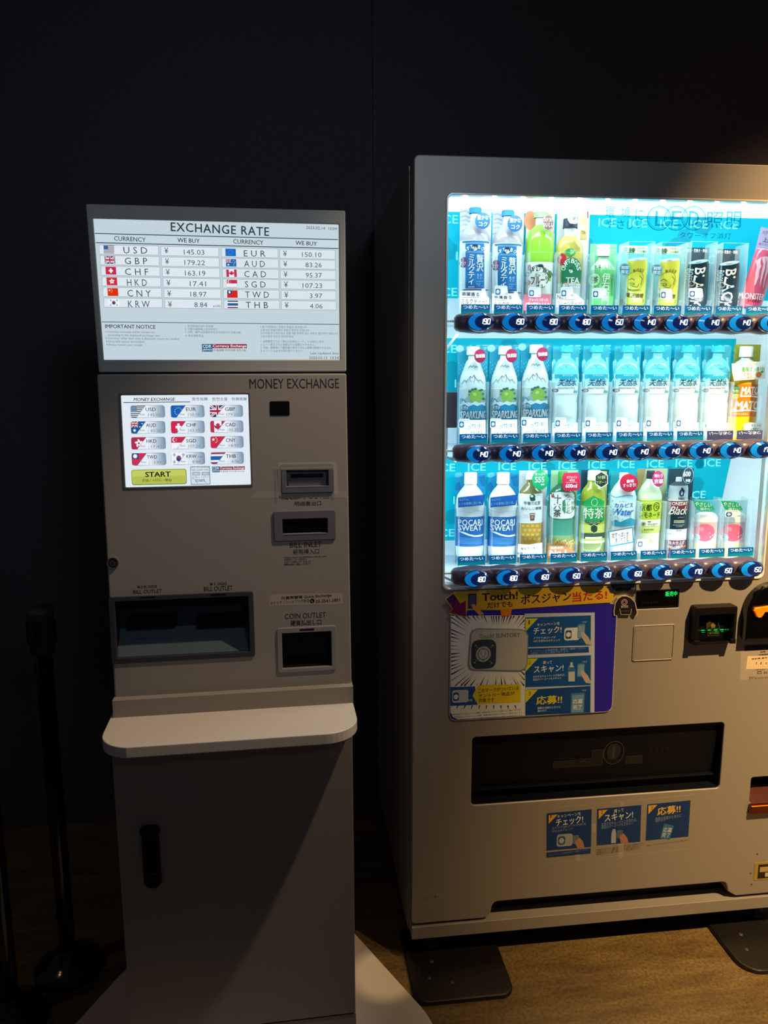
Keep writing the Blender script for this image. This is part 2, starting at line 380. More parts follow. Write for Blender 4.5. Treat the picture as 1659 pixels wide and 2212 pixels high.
# ================================================================== flags on the screens
def flag(mb, code, x0, y0, x1, y1, w, K=lambda c: 'e:'+c, big=False):
    W, H = x1-x0, y1-y0
    def r(a, b, c, d, col, z=0): mb.R(x0+a*W, y0+b*H, x0+c*W, y0+d*H, K(col), w+z)
    def P(pts, col, z=0): mb.Pg([(x0+a*W, y0+b*H) for a, b in pts], K(col), w+z)
    def e(a, b, ra, rb, col, z=0, n=16): mb.E(x0+a*W, y0+b*H, ra*W, rb*H, K(col), w+z, n)
    def st(a, b, q, col, z=0, n=5, k=.4): mb.Pg([(x, y) for x, y in star(x0+a*W, y0+b*H, q*H, k, n, -math.pi/2)], K(col), w+z)
    Z = .0001
    def uk(a, b, c, d, z=0):
        X = lambda t: a+(c-a)*t; Y = lambda t: b+(d-b)*t
        r(a, b, c, d, '1f2f63', z)
        for s in (1, -1):
            t = (.11, .05); cols = ('f4f6fb', 'b02545')
            for q, col, zz in ((.12, 'f4f6fb', Z), (.045, 'b02545', 2*Z)):
                if s > 0: P([(X(0), Y(0)), (X(q), Y(0)), (X(1), Y(1-q)), (X(1), Y(1)), (X(1-q), Y(1)), (X(0), Y(q))], col, z+zz)
                else: P([(X(1), Y(0)), (X(1), Y(q)), (X(q), Y(1)), (X(0), Y(1)), (X(0), Y(1-q)), (X(1-q), Y(0))], col, z+zz)
        r(X(.4), b, X(.6), d, 'f4f6fb', z+3*Z); r(a, Y(.33), c, Y(.67), 'f4f6fb', z+3*Z)
        r(X(.44), b, X(.56), d, 'b02545', z+4*Z); r(a, Y(.4), c, Y(.6), 'b02545', z+4*Z)
    if code == 'USD':
        r(0, 0, 1, 1, 'e8ecf4')
        for i in range(0, 13, 2): r(0, i/13, 1, (i+1)/13, '5a3550' if not big else '3c4654', Z)
        r(0, 0, .42, 7/13, '3f6296' if not big else '2c5a8c', 2*Z)
        if big:
            for j in range(6):
                for i in range(7): e(.03+.06*i, .05+.09*j, .014, .03, 'd8f0f4', 3*Z, 6)
    elif code == 'GBP': uk(0, 0, 1, 1)
    elif code == 'CHF':
        r(0, 0, 1, 1, 'c8284e'); r(.42, .2, .58, .8, 'f8f4f8', Z); r(.3, .4, .7, .6, 'f8f4f8', Z)
    elif code == 'HKD':
        r(0, 0, 1, 1, 'd0263a' if not big else 'b02a50')
        for i in range(5):
            a = math.radians(72*i-90); cx, cy = x0+W*.5+H*.2*math.cos(a), y0+H*.5+H*.2*math.sin(a); u, v = mb.S.px(cx, cy); sc = abs(mb.S.px(cx+1, cy)[0]-u)
            mb.poly(ell(u, v, H*.16*sc, H*.09*sc, 12, 0, -a+.5), K('f8f4f8'), w+Z)
    elif code == 'CNY':
        r(0, 0, 1, 1, 'd83008' if not big else 'c8284e'); st(.18, .27, .17, 'f6e8d0', Z)
        for a, b in ((.36, .12), (.43, .24), (.43, .4), (.36, .52)): st(a, b, .07, 'f6e0c0', Z)
    elif code == 'KRW':
        r(0, 0, 1, 1, 'f0f2f8'); e(.5, .5, .17, .25, '7a4a74', Z); 
        mb.Pg([(x0+W*.5+W*.17*math.cos(t), y0+H*.5+H*.25*math.sin(t)) for t in [math.radians(q) for q in range(10, 200, 14)]], K('3a3f74'), w+2*Z)
        for a, b, s in ((.2, .2, -1), (.8, .2, 1), (.2, .8, 1), (.8, .8, -1)):
            for q in (-1, 0, 1):
                X, Y = x0+W*a+q*W*.035, y0+H*b+q*H*.05*s; mb.L(X-W*.05, Y+H*.09*s, X+W*.05, Y-H*.09*s, H*.035, K('3c4850'), w+Z)
    elif code == 'EUR':
        r(0, 0, 1, 1, '1068c8' if not big else '0f5fb4')
        for i in range(12):
            a = math.radians(30*i); e(.5+H/W*.3*math.cos(a), .5+.3*math.sin(a), .028*H/W+.008, .032, '60c0f0' if not big else 'c8f0f8', Z, 6)
    elif code == 'AUD':
        r(0, 0, 1, 1, '1e63b0' if not big else '1c5490'); uk(0, 0, .48, .5, Z)
        st(.24, .75, .15, 'eaf6fa', Z, 7, .5)
        for a, b in ((.75, .18), (.6, .45), (.88, .4), (.75, .8), (.8, .55)): st(a, b, .07, 'eaf6fa', Z, 7, .5)
    elif code == 'CAD':
        r(0, 0, 1, 1, 'f4f4f8'); r(0, 0, .25, 1, 'c0284c', Z); r(.75, 0, 1, 1, 'c0284c', Z)
        P([(.5, .14), (.56, .27), (.63, .23), (.61, .45), (.72, .36), (.76, .46), (.7, .6), (.58, .7), (.52, .72), (.52, .88), (.48, .88), (.48, .72), (.42, .7), (.3, .6), (.24, .46), (.28, .36), (.39, .45), (.37, .23), (.44, .27)], 'b8284c', Z)
    elif code == 'SGD':
        r(0, 0, 1, 1, 'f2f2f6'); r(0, 0, 1, .48, 'c4284c', Z); e(.2, .24, .12, .19, 'f4f4f8', 2*Z); e(.25, .24, .1, .16, 'c4284c', 3*Z)
        for i in range(5):
            a = math.radians(72*i-90); e(.32+.06*math.cos(a), .24+.1*math.sin(a), .015, .025, 'f4f4f8', 4*Z, 6)
        if not big: r(0, .96, 1, 1, '3c4454', 2*Z); r(.98, .5, 1, 1, '3c4454', 2*Z)
    elif code == 'TWD':
        r(0, 0, 1, 1, 'd02418' if not big else 'c83058'); r(0, 0, .45, .5, '34427c', Z); e(.22, .25, .1, .16, 'f4f6fa', 2*Z)
        if big: st(.22, .25, .22, 'f4f6fa', 2*Z, 12, .6)
    elif code == 'THB':
        r(0, 0, 1, 1, 'f2f2f8'); r(0, 0, 1, .16, '8a3a68' if big else '6a3058', Z); r(0, .84, 1, 1, '8a3a68' if big else '6a3058', Z); r(0, .33, 1, .67, '1c5fb0' if big else '1c5c94', Z)

# ================================================================== money exchange machine
def solid(mb, S, u0, v0, u1, v1, depth, mat):
    """box behind a front plane, straight back"""
    a = [S.W(u, v, 0) for u, v in ((u0, v0), (u1, v0), (u1, v1), (u0, v1))]; b = [p + _n*depth for p in a]
    mb.add(a+b, [(3, 2, 1, 0), (4, 5, 6, 7), (0, 1, 5, 4), (1, 2, 6, 5), (2, 3, 7, 6), (3, 0, 4, 7)], mat)
def build_exchange():
    crop('0')
    cu0 = (XC.px(240, 1617)[0]+XC.px(271.6, 2099)[0])/2; cu1 = (XC.px(764, 1574)[0]+XC.px(767, 2151)[0])/2
    root = thing('money_exchange_machine', 'tall grey money exchange machine with two lit screens, left of the drinks machine', 'exchange machine', XC.W((cu0+cu1)/2, 0, -.2))
    # ---- floor plate: flares towards the front
    mb = MB(FLR)
    cx = -.123
    def rc(p, a, b, r, n=6):      # rounded corner at p between a and b
        p, a, b = Vector(p), Vector(a), Vector(b); A = p+(a-p).normalized()*r; B = p+(b-p).normalized()*r
        return [tuple(A.lerp(p, t).lerp(p.lerp(B, t), t)) for t in [i/n for i in range(n+1)]]
    raw = [(cx+.232, 1.79), (cx+.405, 1.452), (cx+.405, 1.17), (cx-.405, 1.17), (cx-.392, 1.50), (cx-.246, 1.79)]
    loop = []
    for i, p in enumerate(raw):
        loop += rc(p, raw[i-1], raw[(i+1) % len(raw)], .055)
    mb.shape(loop, 'shelf_paint', .0, .009, bev=.002); mb.build('floor_plate', root)
    # ---- lower cabinet
    vtop = XC.px(500, 1590)[1]+.02
    vdoor = XC.px(764, 2188)[1]
    mb = MB(XC); solid(mb, XC.off(-.016), cu0, .010, cu1, vtop, .40, 'ex_cab'); mb.build('cabinet', root)
    mb = MB(XC); mb.box(cu0+.001, vdoor, cu1-.001, vtop, -.0155, 0, 'ex_cab', r=.003, bev=.0015)
    door = mb.build('cabinet_door', root)
    mb = MB(XC); mb.box(cu0+.004, .012, cu1-.0, vdoor-.004, -.0155, -.002, 'ex_cab', r=.002); mb.build('plinth', root)
    # recessed pull handle: x 306-344, y 1782-1916
    h0 = XC.px(307, 1800); h1 = XC.px(346, 1915); uc = (h0[0]+h1[0])/2+.001; top = XC.px(326, 1781)[1]; bot = XC.px(330, 1917)[1]
    mb = MB(XC); mb.shape(rrect(uc-.0185, top-.022, uc+.0185, top, .009), 'black', 0, .006, bev=.001)
    mb.shape(rrect(uc-.0165, bot, uc+.0165, top-.015, .016), 'black', 0, .0045, holes=[rrect(uc-.0125, bot+.006, uc+.0125, top-.024, .012)], bev=.001)
    mb.poly(rrect(uc-.0125, bot+.006, uc+.0125, top-.024, .012), 'void', .0008)
    mb.box(uc-.009, bot+.03, uc+.009, top-.026, .001, .0035, 'black_gloss', r=.004, bev=.0008); mb.build('handle', door)
    # ---- shelf with rounded front corners
    zt = .757; sh = MB(FLR); W = .231; c0 = XC.W((cu0+cu1)/2, 0, 0); ax, ay = c0.x, c0.y
    S2 = Surf((ax, ay, 0), _t, _n, (0, 0, 1))
    r = .062; pts = [(-W, .06), (-W, -.097+r)]
    for i in range(1, 9):
        t = math.radians(180+90*i/9); pts.append((-W+r+r*math.cos(t), -.097+r+r*math.sin(t)))
    for i in range(0, 9):
        t = math.radians(270+90*i/9); pts.append((W-r+r*math.cos(t), -.097+r+r*math.sin(t)))
    pts += [(W, -.097+r), (W, .06)]
    sh.S = S2; sh.shape(pts, 'shelf_paint', zt-.021, zt, bev=.002, res=3); sh.build('shelf', root)
    # ---- plinth strip between shelf and control panel
    crop('0')
    XS = Surf(_n*1.440, _t, (0, 0, 1), -_n)
    b0 = XB.px(247, 1508)[0]; b1 = XB.px(760, 1478)[0]; bt = XB.px(209, 806)[0]; bt1 = XB.px(748, 806.7)[0]
    bl, br = (b0+bt)/2, (b1+bt1)/2
    mb = MB(XS); solid(mb, XS, bl-.001, zt, br+.001, zt+.034, .40, 'ex_paint'); mb.build('base_strip', root)
    # ---- control panel (openings cut in a thick front skin)
    crop('E'); u0, v1 = XB.px(205, 600); crop('F'); u1, v1b = XB.px(362, 292); v0 = XB.px(200, 1035)[1]; crop('0')
    bo = dict(u0=XB.px(240, 1400)[0], u1=XB.px(551, 1400)[0], v1=XB.px(395, 1283)[1], v0=XB.px(395, 1426)[1])
    crop('F'); co = dict(u0=XB.px(617, 950)[0], u1=XB.px(1280, 940)[0], v1=XB.px(945, 692)[1], v0=XB.px(950, 1190)[1])
    crop('D'); bi = dict(u0=XB.px(348, 1700)[0], u1=XB.px(1008, 1690)[0], v1=XB.px(678, 1535)[1], v0=XB.px(678, 1855)[1])
    crop('D'); ro = dict(u0=XB.px(427, 1200)[0], u1=XB.px(985, 1200)[0], v1=XB.px(700, 1040)[1], v0=XB.px(705, 1350)[1])
    crop('C'); ts = dict(u0=XB.px(300, 740)[0], u1=XB.px(1565, 740)[0], v1=XB.px(930, 288)[1], v0=XB.px(940, 1200)[1])
    H = lambda d, m=0, r=.002: rrect(d['u0']+m, d['v0']+m, d['u1']-m, d['v1']-m, r, 3)
    crop('0')
    vb, vt = XB.px(500, 1494)[1], XB.px(480, 807.5)[1]
    mb = MB(XB)
    mb.shape(rrect(bl, vb, br, vt, .004), 'ex_paint', -.02, 0, holes=[H(bo, .004), H(co, .004), H(bi, .004), H(ro, .006), H(ts)], bev=.003, res=3)
    body = mb.build('control_panel', root)
    mb = MB(XB); SB = XB.off(-.10)
    solid(mb, SB, bl+.001, vb, br-.001, vt, .27, 'ex_paint')
    for a, b2 in ((bl+.001, bl+.004), (br-.004, br-.001)):
        mb.sbox(a, vb, b2, vt, -.101, -.02, 'ex_paint')
    mb.sbox(bl+.001, vb, br-.001, vb+.003, -.101, -.02, 'ex_paint'); mb.sbox(bl+.001, vt-.003, br-.001, vt, -.101, -.02, 'ex_paint')
    mb.build('housing', root)
    # bill outlet tray
    mb = MB(XB); S = 'steel'
    fw = .011
    mb.shape(H(bo, 0, .005), 'dark_plastic', -.006, .003, holes=[rrect(bo['u0']+fw, bo['v0']+fw, bo['u1']-fw*.9, bo['v1']-.009, .001, 2)], bev=.0012)
    tray = mb.build('bill_outlet', root)
    mb = MB(XB); a, b2, c, d = bo['u0']+.008, bo['v0']+.008, bo['u1']-.008, bo['v1']-.006
    mb.uv([(a, b2), (c, b2)], -.004, 'steel', [])  # keeps material order
    P = XB.W
    mb.add([P(a, b2, -.006), P(c, b2, -.006), P(c, b2+.045, -.055), P(a, b2+.045, -.055)], [(0, 1, 2, 3)], 'steel')
    mb.add([P(a, b2+.045, -.055), P(c, b2+.045, -.055), P(c, d, -.060), P(a, d, -.060)], [(0, 1, 2, 3)], 'grey_plastic')
    mb.add([P(a, b2, -.006), P(a, b2+.045, -.055), P(a, d, -.06), P(a, d, -.006)], [(0, 1, 2, 3)], 'dark_plastic')
    mb.add([P(c, b2, -.006), P(c, b2+.045, -.055), P(c, d, -.06), P(c, d, -.006)], [(0, 1, 2, 3)], 'dark_plastic')
    mb.add([P(a, d, -.06), P(c, d, -.06), P(c, d, -.006), P(a, d, -.006)], [(0, 1, 2, 3)], 'dark_plastic')
    mb.build('tray', tray)
    crop('0')
    for x0, x1, y in ((276, 382, 1330), (426, 529, 1328)):
        mb = MB(XB)
        ua, va = XB.px(x0, y, -.045); ub, vb2 = XB.px(x1, y+22, -.045)
        mb.box(ua, vb2, ub, va, -.0595, -.034, 'black', r=.003, bev=.002)
        um = (ua+ub)/2
        mb.shape([(um-.036, vb2-.020), (um+.036, vb2-.020), (um+.030, vb2-.032), (um+.012, vb2-.037), (um-.012, vb2-.037), (um-.03, vb2-.032)], 'void', -.053, -.036)
        mb.build('bill_slot', tray)
    mb = MB(XB); crop('E')
    mb.R(575, 596, 750, 612, 'black', .0034); mb.build('sensor', tray); mb = MB(XB); mb.R(1415, 564, 1590, 582, 'black', .0034); mb.build('sensor', tray)
    mb = MB(XB); mb.poly(H(bo, .008), 'tray_cover', -.003); mb.build('cover', tray)
    # coin outlet
    mb = MB(XB); crop('F'); ci = dict(u0=XB.px(672, 950)[0], u1=XB.px(1224, 940)[0], v1=XB.px(945, 752)[1], v0=XB.px(955, 1145)[1])
    mb.shape(H(co, 0, .006), 'light_bezel', -.006, .003, holes=[H(ci, 0, .0008)], bev=.0012)
    coin = mb.build('coin_outlet', root)
    mb = MB(XB); mb.shape(H(ci, -.001), 'black', -.045, -.004, holes=[H(ci, .0012)]); mb.uv(H(ci), -.044, 'black_gloss'); mb.R(868, 712, 1028, 732, 'black', .0034); mb.build('coin_chute', coin)
    # bill inlet
    mb = MB(XB); crop('D'); ii = dict(u0=XB.px(441, 1700)[0], u1=XB.px(920, 1700)[0], v1=XB.px(680, 1624)[1], v0=XB.px(680, 1785)[1])
    mb.shape(H(bi, 0, .005), 'grey_plastic', -.006, .0035, holes=[H(ii)], bev=.0015)
    inl = mb.build('bill_inlet', root)
    mb = MB(XB); mb.shape(H(ii, -.001), 'dark_plastic', -.03, -.004, holes=[H(ii, .001)]); mb.uv(H(ii), -.029, 'void')
    mb.sbox(ii['u0']+.002, ii['v0'], ii['u1']-.002, ii['v0']+.0012, -.01, .0042, 'light_bezel'); mb.build('slot', inl)
    # receipt outlet
    mb = MB(XB); ri = dict(u0=XB.px(484, 1200)[0], u1=XB.px(928, 1200)[0], v1=XB.px(700, 1100)[1], v0=XB.px(705, 1282)[1])
    mb.shape(H(ro, 0, .004), 'grey_plastic', -.006, .004, holes=[H(ri)], bev=.0015)
    rec = mb.build('receipt_outlet', root)
    mb = MB(XB)
    mb.shape(H(ri, -.001), 'grey_plastic', -.02, -.004, holes=[H(ri, .0008)]); mb.uv(H(ri), -.012, 'grey_plastic')
    mb.R(530, 1152, 882, 1192, 'void', -.0112); mb.sbox(ri['u0']+.004, ri['v0']+.001, ri['u1']-.004, ri['v0']+.012, -.012, -.006, 'grey_plastic')
    mb.sbox(ri['u0'], ri['v0']-.0004, ri['u1'], ri['v0']+.0008, -.006, .0045, 'light_bezel'); mb.build('slot', rec)
    crop('D')
    mb = MB(XB)
    mb.Pg([(395, 1030), (1010, 1020), (1015, 1100), (395, 1108)], 'tape', .0046); mb.Pg([(395, 1108), (425, 1108), (428, 1380), (400, 1385)], 'tape', .0047)
    mb.Pg([(985, 1095), (1020, 1090), (1030, 1360), (990, 1365)], 'tape', .0047)
    mb.L(400, 1032, 1008, 1022, 4, 'tape', .005); mb.L(425, 1090, 985, 1076, 16, 'tape', .005)
    mb.Pg([(120, 1405), (165, 1340), (1120, 1330), (1120, 1400)], 'tape', .0004)
    mb.build('clear_tape', root)
    # sensor window
    mb = MB(XB); crop('D'); a = XB.px(310, 450); b2 = XB.px(519, 450); v1 = XB.px(414, 376)[1]; v0 = XB.px(414, 530)[1]
    mb.box(a[0], v0, b2[0], v1, -.002, .0012, 'black_gloss', r=.0025, bev=.0006); mb.build('camera_window', root)
    # lock
    mb = MB(XB); crop('E'); u, v = XB.px(245, 200); S = XB.off(0)
    def disc(r0, r1, w0, w1, mat):
        n = 28; o = [XB.W(u+r0*math.cos(t), v+r0*math.sin(t), w0) for t in [2*math.pi*i/n for i in range(n)]]
        i2 = [XB.W(u+r1*math.cos(t), v+r1*math.sin(t), w1) for t in [2*math.pi*i/n for i in range(n)]]
        mb.add(o+i2, [(k, (k+1) % n, n+(k+1) % n, n+k) for k in range(n)], mat, True)
    disc(.0112, .0105, 0, .004, 'chrome'); disc(.0105, .0082, .004, .0035, 'chrome'); disc(.0082, .0068, .0035, .001, 'black'); disc(.0068, .0062, .001, .0038, 'chrome'); disc(.0062, .0, .0038, .0038, 'dark_plastic')
    mb.R(236, 182, 254, 218, 'void', .004); mb.build('key_lock', root)
    # printed lettering on the panel
    mb = MB(XB).flat(); crop('D'); K = 'print_black'
    mb.T('MONEY EXCHANGE', 97, 137, 1047, 242, K)
    mb.build('lettering', body); mb = MB(XB).flat()
    mb.T('RECEIPT OUTLET', 437, 1360, 985, 1413, K); mb.T('明細書出口', 573, 1438, 855, 1486, K)
    mb.build('lettering', body); mb = MB(XB).flat()
    mb.T('BILL INLET', 522, 1870, 860, 1925, K); mb.T('紙幣挿入口', 556, 1945, 832, 2000, K)
    mb.T('Please insert the banknote one by one', 462, 2022, 908, 2038, K, bold=.01); mb.T('请把纸币一张一张放进去', 462, 2046, 705, 2066, K)
    mb.T('한장씩 지폐를 넣어 주십시오', 462, 2070, 748, 2092, K); mb.T('紙幣は1枚ずつ挿入して下さい', 462, 2096, 742, 2116, K, bold=.01)
    mb.build('lettering', body); mb = MB(XB).flat(); crop('E'); mb.T('¥10,000', 532, 465, 770, 505, K); mb.T('BILL OUTLET', 487, 517, 830, 560, K)
    mb.build('lettering', body); mb = MB(XB).flat()
    mb.T('¥1,000', 1400, 430, 1602, 472, K); crop('0'); mb.T('BILL OUTLET', 440.5, 1266, 503, 1276, K)
    mb.build('lettering', body); mb = MB(XB).flat(); crop('F'); mb.T('COIN OUTLET', 702, 540, 1162, 598, K); mb.T('硬貨払出し口', 765, 615, 1112, 675, K, bold=.005)
    mb.build('lettering', body)
    mb = MB(XB).flat(); mb.Pg([(545, 338), (560, 332), (1350, 312), (1350, 425), (1320, 440), (525, 460), (530, 360)], 'p:a39a8c', .0005)
    mb.T('外貨両替機 Quick Exchange', 662, 338, 1225, 378, K, w=.0009, bold=.012, rot=1.2); mb.T('ホテルサンルートプラザ新宿', 540, 396, 978, 434, K, w=.0009, rot=1.2)
    mb.E(1008, 405, 26, 26, K, .0009); mb.T('03-3541-1851', 1048, 384, 1318, 420, K, w=.0009, bold=.01, rot=1)
    mb.PL([(996, 396), (1004, 410), (1018, 418)], 7, 'p:a39a8c', .0011)
    mb.build('contact_sticker', root)
    # ---- touch screen
    E = lambda c: 'e:'+c
    mb = MB(XB)
    mb.shape(rrect(ts['u0']-.003, ts['v0']-.003, ts['u1']+.003, ts['v1']+.003, .001, 2), 'grey_plastic', -.006, .0015, holes=[H(ts, .0004)], bev=.0006)
    tch = mb.build('touch_screen', root)
    mb = MB(XB); crop('C'); w = -.004
    mb.uv(H(ts, -.001), w, E('dfe9f2')); Z = .0001
    D = E('141c2a')
    mb.T('MONEY EXCHANGE', 403, 318, 820, 350, D, w+Z, bold=.015, shear=.25); mb.L(303, 366, 970, 360, 7, E('18303c'), w+Z)
    mb.T('货币兑换', 985, 314, 1145, 348, D, w+Z, bold=.004); mb.T('환전소율', 1188, 314, 1342, 348, D, w+Z); mb.T('外貨両替', 1383, 314, 1535, 346, D, w+Z, bold=.004)
    cells = [('USD', 374, 395, '145.03'), ('EUR', 775, 393, '150.10'), ('GBP', 1166, 392, '179.22'), ('AUD', 377, 553, '83.26'), ('CHF', 777, 550, '163.19'), ('CAD', 1170, 547, '95.37'),
             ('HKD', 381, 711, '17.41'), ('SGD', 778, 707, '107.23'), ('CNY', 1172, 702, '18.97'), ('TWD', 386, 870, '3.97'), ('KRW', 780, 863, '8.84'), ('THB', 1174, 861, '4.06')]
    for code, x, y, rate in cells:
        W2, H2 = (344, 123) if x < 600 else ((337, 123) if x < 1000 else (330, 119))
        mb.R(x, y, x+W2, y+H2, E('5c7288'), w+Z, r=24)
        flag(mb, code, x+2, y+2, x+150, y+H2-2, w+2*Z, E, True)
        for sx, sy in ((0, 0), (0, 1)):    # white screen shows outside the rounded corners
            q = 20; X, Y = x, y+sy*H2; d = 1 if not sy else -1
            mb.Pg([(X-1, Y-d), (X+q, Y-d)]+[(X+q-q*math.sin(math.radians(t)), Y+d*(q-q*math.cos(math.radians(t)))) for t in range(0, 91, 15)], E('dfe9f2'), w+9*Z)
        cols = ['e6eef6', 'e0e9f2', 'd5e0ea', 'c9d6e2', 'b8c8d7', 'a6b9ca', '94a9bc', '8298ac']
        xs = [x+150+(W2-150)*i/8 for i in range(9)]
        for i, c in enumerate(cols):
            if i == 0: mb.Pg([(x+148, y+2), (xs[1], y+2), (xs[1], y+H2-2), (x+60, y+H2-2)], E(c), w+10*Z)
            elif i == 7: mb.Pg([(xs[i], y+2), (xs[8]-20, y+2), (xs[8]-8, y+8), (xs[8]-2, y+22), (xs[8]-2, y+H2-22), (xs[8]-8, y+H2-8), (xs[8]-20, y+H2-2), (xs[i], y+H2-2)], E(c), w+10*Z)
            else: mb.R(xs[i], y+2, xs[i+1], y+H2-2, E(c), w+10*Z)
        mb.L(x+149, y+2, x+60, y+H2-2, 3, E('6b7c8c'), w+11*Z)
        mb.T(code, x+152, y+22, x+252, y+57, E('1c3040'), w+11*Z, bold=.008); mb.T('Rate', x+94, y+80, x+142, y+98, E('5a6c7c'), w+11*Z)
        mb.T(rate, x+W2-(45+20*len(rate)), y+80, x+W2-45, y+106, E('6e8496'), w+11*Z)
        if code == 'KRW': mb.T('x100', x+262, y+38, x+310, y+52, E('40505c'), w+11*Z)
    mb.R(384, 1032, 934, 1186, E('7e9040'), w+Z, r=22); mb.R(390, 1038, 926, 1176, E('c2cc62'), w+2*Z, r=18); mb.R(392, 1100, 924, 1174, E('b4bf52'), w+3*Z, r=16)
    mb.T('START', 520, 1056, 776, 1108, E('1c2408'), w+4*Z, bold=.03); mb.T('开始 / 스타드 / 開始', 490, 1126, 786, 1158, E('3a4418'), w+4*Z, bold=.006)
    mb.R(973, 1002, 1168, 1184, E('5a7080'), w+Z); mb.R(978, 1006, 1162, 1178, E('d4e0e8'), w+2*Z); mb.T('JPY Yen exchange', 982, 1003, 1162, 1020, E('203848'), w+3*Z, bold=.01)
    for a, b2 in ((992, 1060), (1085, 1060)):
        mb.R(a, b2, a+74, b2+32, E('50687a'), w+3*Z); mb.R(a+4, b2+4, a+70, b2+28, E('c8d6e0'), w+4*Z); mb.T('JPY 1,000', a+8, b2+10, a+66, b2+22, E('203848'), w+5*Z)
        mb.T('↓', a+32, 1093, a+42, 1104, E('203848'), w+4*Z)
    mb.T('¥10,000 x 1   ¥1,000 x 10', 992, 1106, 1155, 1116, E('405868'), w+4*Z); mb.T('両替 10,000円 千円札', 985, 1030, 1155, 1048, E('405868'), w+4*Z)
    mb.PL([(985, 1125), (1010, 1125), (1045, 1170)], 3, E('304858'), w+4*Z); mb.PL([(1095, 1135), (1135, 1168)], 3, E('304858'), w+4*Z)
    mb.T('START', 1022, 1132, 1116, 1158, E('203848'), w+5*Z, bold=.01)
    def cdr(mb, x0, y0, x1, y1, w):
        W2, H2 = x1-x0, y1-y0
        mb.R(x0, y0, x0+W2*.235, y1, E('1f5a82'), w); mb.T('CDR', x0+W2*.015, y0+H2*.1, x0+W2*.21, y0+H2*.52, E('e8f2f6'), w+Z, bold=.01); mb.T('JAPAN', x0+W2*.015, y0+H2*.62, x0+W2*.22, y0+H2*.94, E('e8f2f6'), w+Z, bold=.01)
        mb.R(x0+W2*.235, y0, x1, y0+H2*.55, E('8a2840'), w); mb.T('Currency Exchange', x0+W2*.245, y0+H2*.08, x1-W2*.01, y0+H2*.52, E('f6eef2'), w+Z, bold=.015)
        mb.T('外貨両替 外币兑换 환전소율', x0+W2*.26, y0+H2*.68, x1-W2*.02, y0+H2*.96, E('20303c'), w+Z)
    cdr(mb, 1188, 1005, 1516, 1063, w+Z)
    mb.build('display', tch)
    # ---- header with rate board
    crop('0'); hl = (XH.px(184.6, 439.6)[0]+XH.px(213.3, 800)[0])/2; hr = (XH.px(745.3, 455)[0]+XH.px(748.7, 800)[0])/2
    hv1 = XH.px(465, 447.5)[1]; hv0 = XH.px(480, 803.5)[1]
    crop('A'); s0 = (XH.px(165, 275)[0]+XH.px(290, 1905)[0])/2; crop('B'); s1 = (XH.px(1450, 348)[0]+XH.px(1470, 1915)[0])/2
    crop('0'); sv1 = XH.px(466, 478.5)[1]; sv0 = XH.px(480, 777)[1]
    mb = MB(XH); mb.shape(rrect(hl, hv0, hr, hv1, .003), 'ex_head', -.02, 0, holes=[rrect(s0, sv0, s1, sv1, .001, 2)], bev=.002)
    hd = mb.build('header', root)
    mb = MB(XH); solid(mb, XH.off(-.0205), hl+.001, hv0, hr-.001, hv1-.001, .12, 'ex_head'); mb.build('header_case', hd)
    mb = MB(XH); w = -.003; mb.uv(rrect(s0-.001, sv0-.001, s1+.001, sv1+.001, .001, 2), w, E('c2d2da'))
    T1 = E('22363f'); LN = E('305058'); CB = E('8796a2')
    crop('0')
    def hl_(y0, y1, x0, x1, t, c=LN): mb.L(x0, y0, x1, y1, t, c, w+2*Z)
    hl_(503.8, 517.3, 204.5, 730.5, 2.0); hl_(523.8, 536.5, 206.5, 731, 2.0); hl_(695.3, 700.7, 219.5, 733, 1.4)
    mb.Pg([(s, t) for s, t in ((205, 505), (730, 518), (730.5, 536), (206, 523))], E('c6d6de'), w+Z)
    crop('A'); mb.T('EXCHANGE RATE', 1068, 348, 2206, 452, T1, w+3*Z, bold=.012, rot=-1.6, space=1.1)
    mb.T('CURRENCY', 406, 488, 772, 540, T1, w+3*Z, bold=.008, rot=-1.5); mb.T('WE BUY', 1140, 506, 1398, 556, T1, w+3*Z, bold=.012, rot=-1.5)
    crop('B'); mb.T('CURRENCY', 234, 522, 583, 574, T1, w+3*Z, bold=.008, rot=-1.5); mb.T('WE BUY', 955, 540, 1204, 587, T1, w+3*Z, bold=.012, rot=-1.5)
    mb.T('2025,02,14  10:09', 1080, 372, 1436, 410, T1, w+3*Z, rot=-1.2)
    rows = [('USD', '145.03'), ('GBP', '179.22'), ('CHF', '163.19'), ('HKD', '17.41'), ('CNY', '18.97'), ('KRW', '8.84')]
    r2 = [('EUR', '150.10'), ('AUD', '83.26'), ('CAD', '95.37'), ('SGD', '107.23'), ('TWD', '3.97'), ('THB', '4.06')]
    crop('A')
    for i, (c, rt) in enumerate(rows):
        f = i/5; L0 = lambda a, b: a+(b-a)*f
        ya, yb = L0(580, 1195), L0(690, 1303); xa, xb = L0(232, 285), L0(922, 966); xc, xd = L0(945, 990), L0(1620, 1650); dy = L0(14, 10)
        for p, q, e in ((xa, xb, 0), (xc, xd, 1)):
            o = dy*e*1.2
            mb.Pg([(p, ya+o), (q, ya+o+dy*.9), (q, yb+o+dy*.9), (p, yb+o)], CB, w+2*Z); mb.Pg([(p+4, ya+o+4), (q-4, ya+o+dy*.9+4), (q-4, yb+o+dy*.9-4), (p+4, yb+o-4)], E('dde7ef'), w+3*Z)
        fx, fy = L0(285, 342), L0(588, 1206); flag(mb, c, fx, fy, fx+122, fy+90, w+4*Z)
        cx = [(515, 790), (530, 790), (533, 802), (555, 785), (560, 832), (568, 820)][i]; ty = L0(606, 1229)
        mb.T(' '.join(c), cx[0], ty, cx[1], ty+76, E('3a4a54'), w+5*Z)
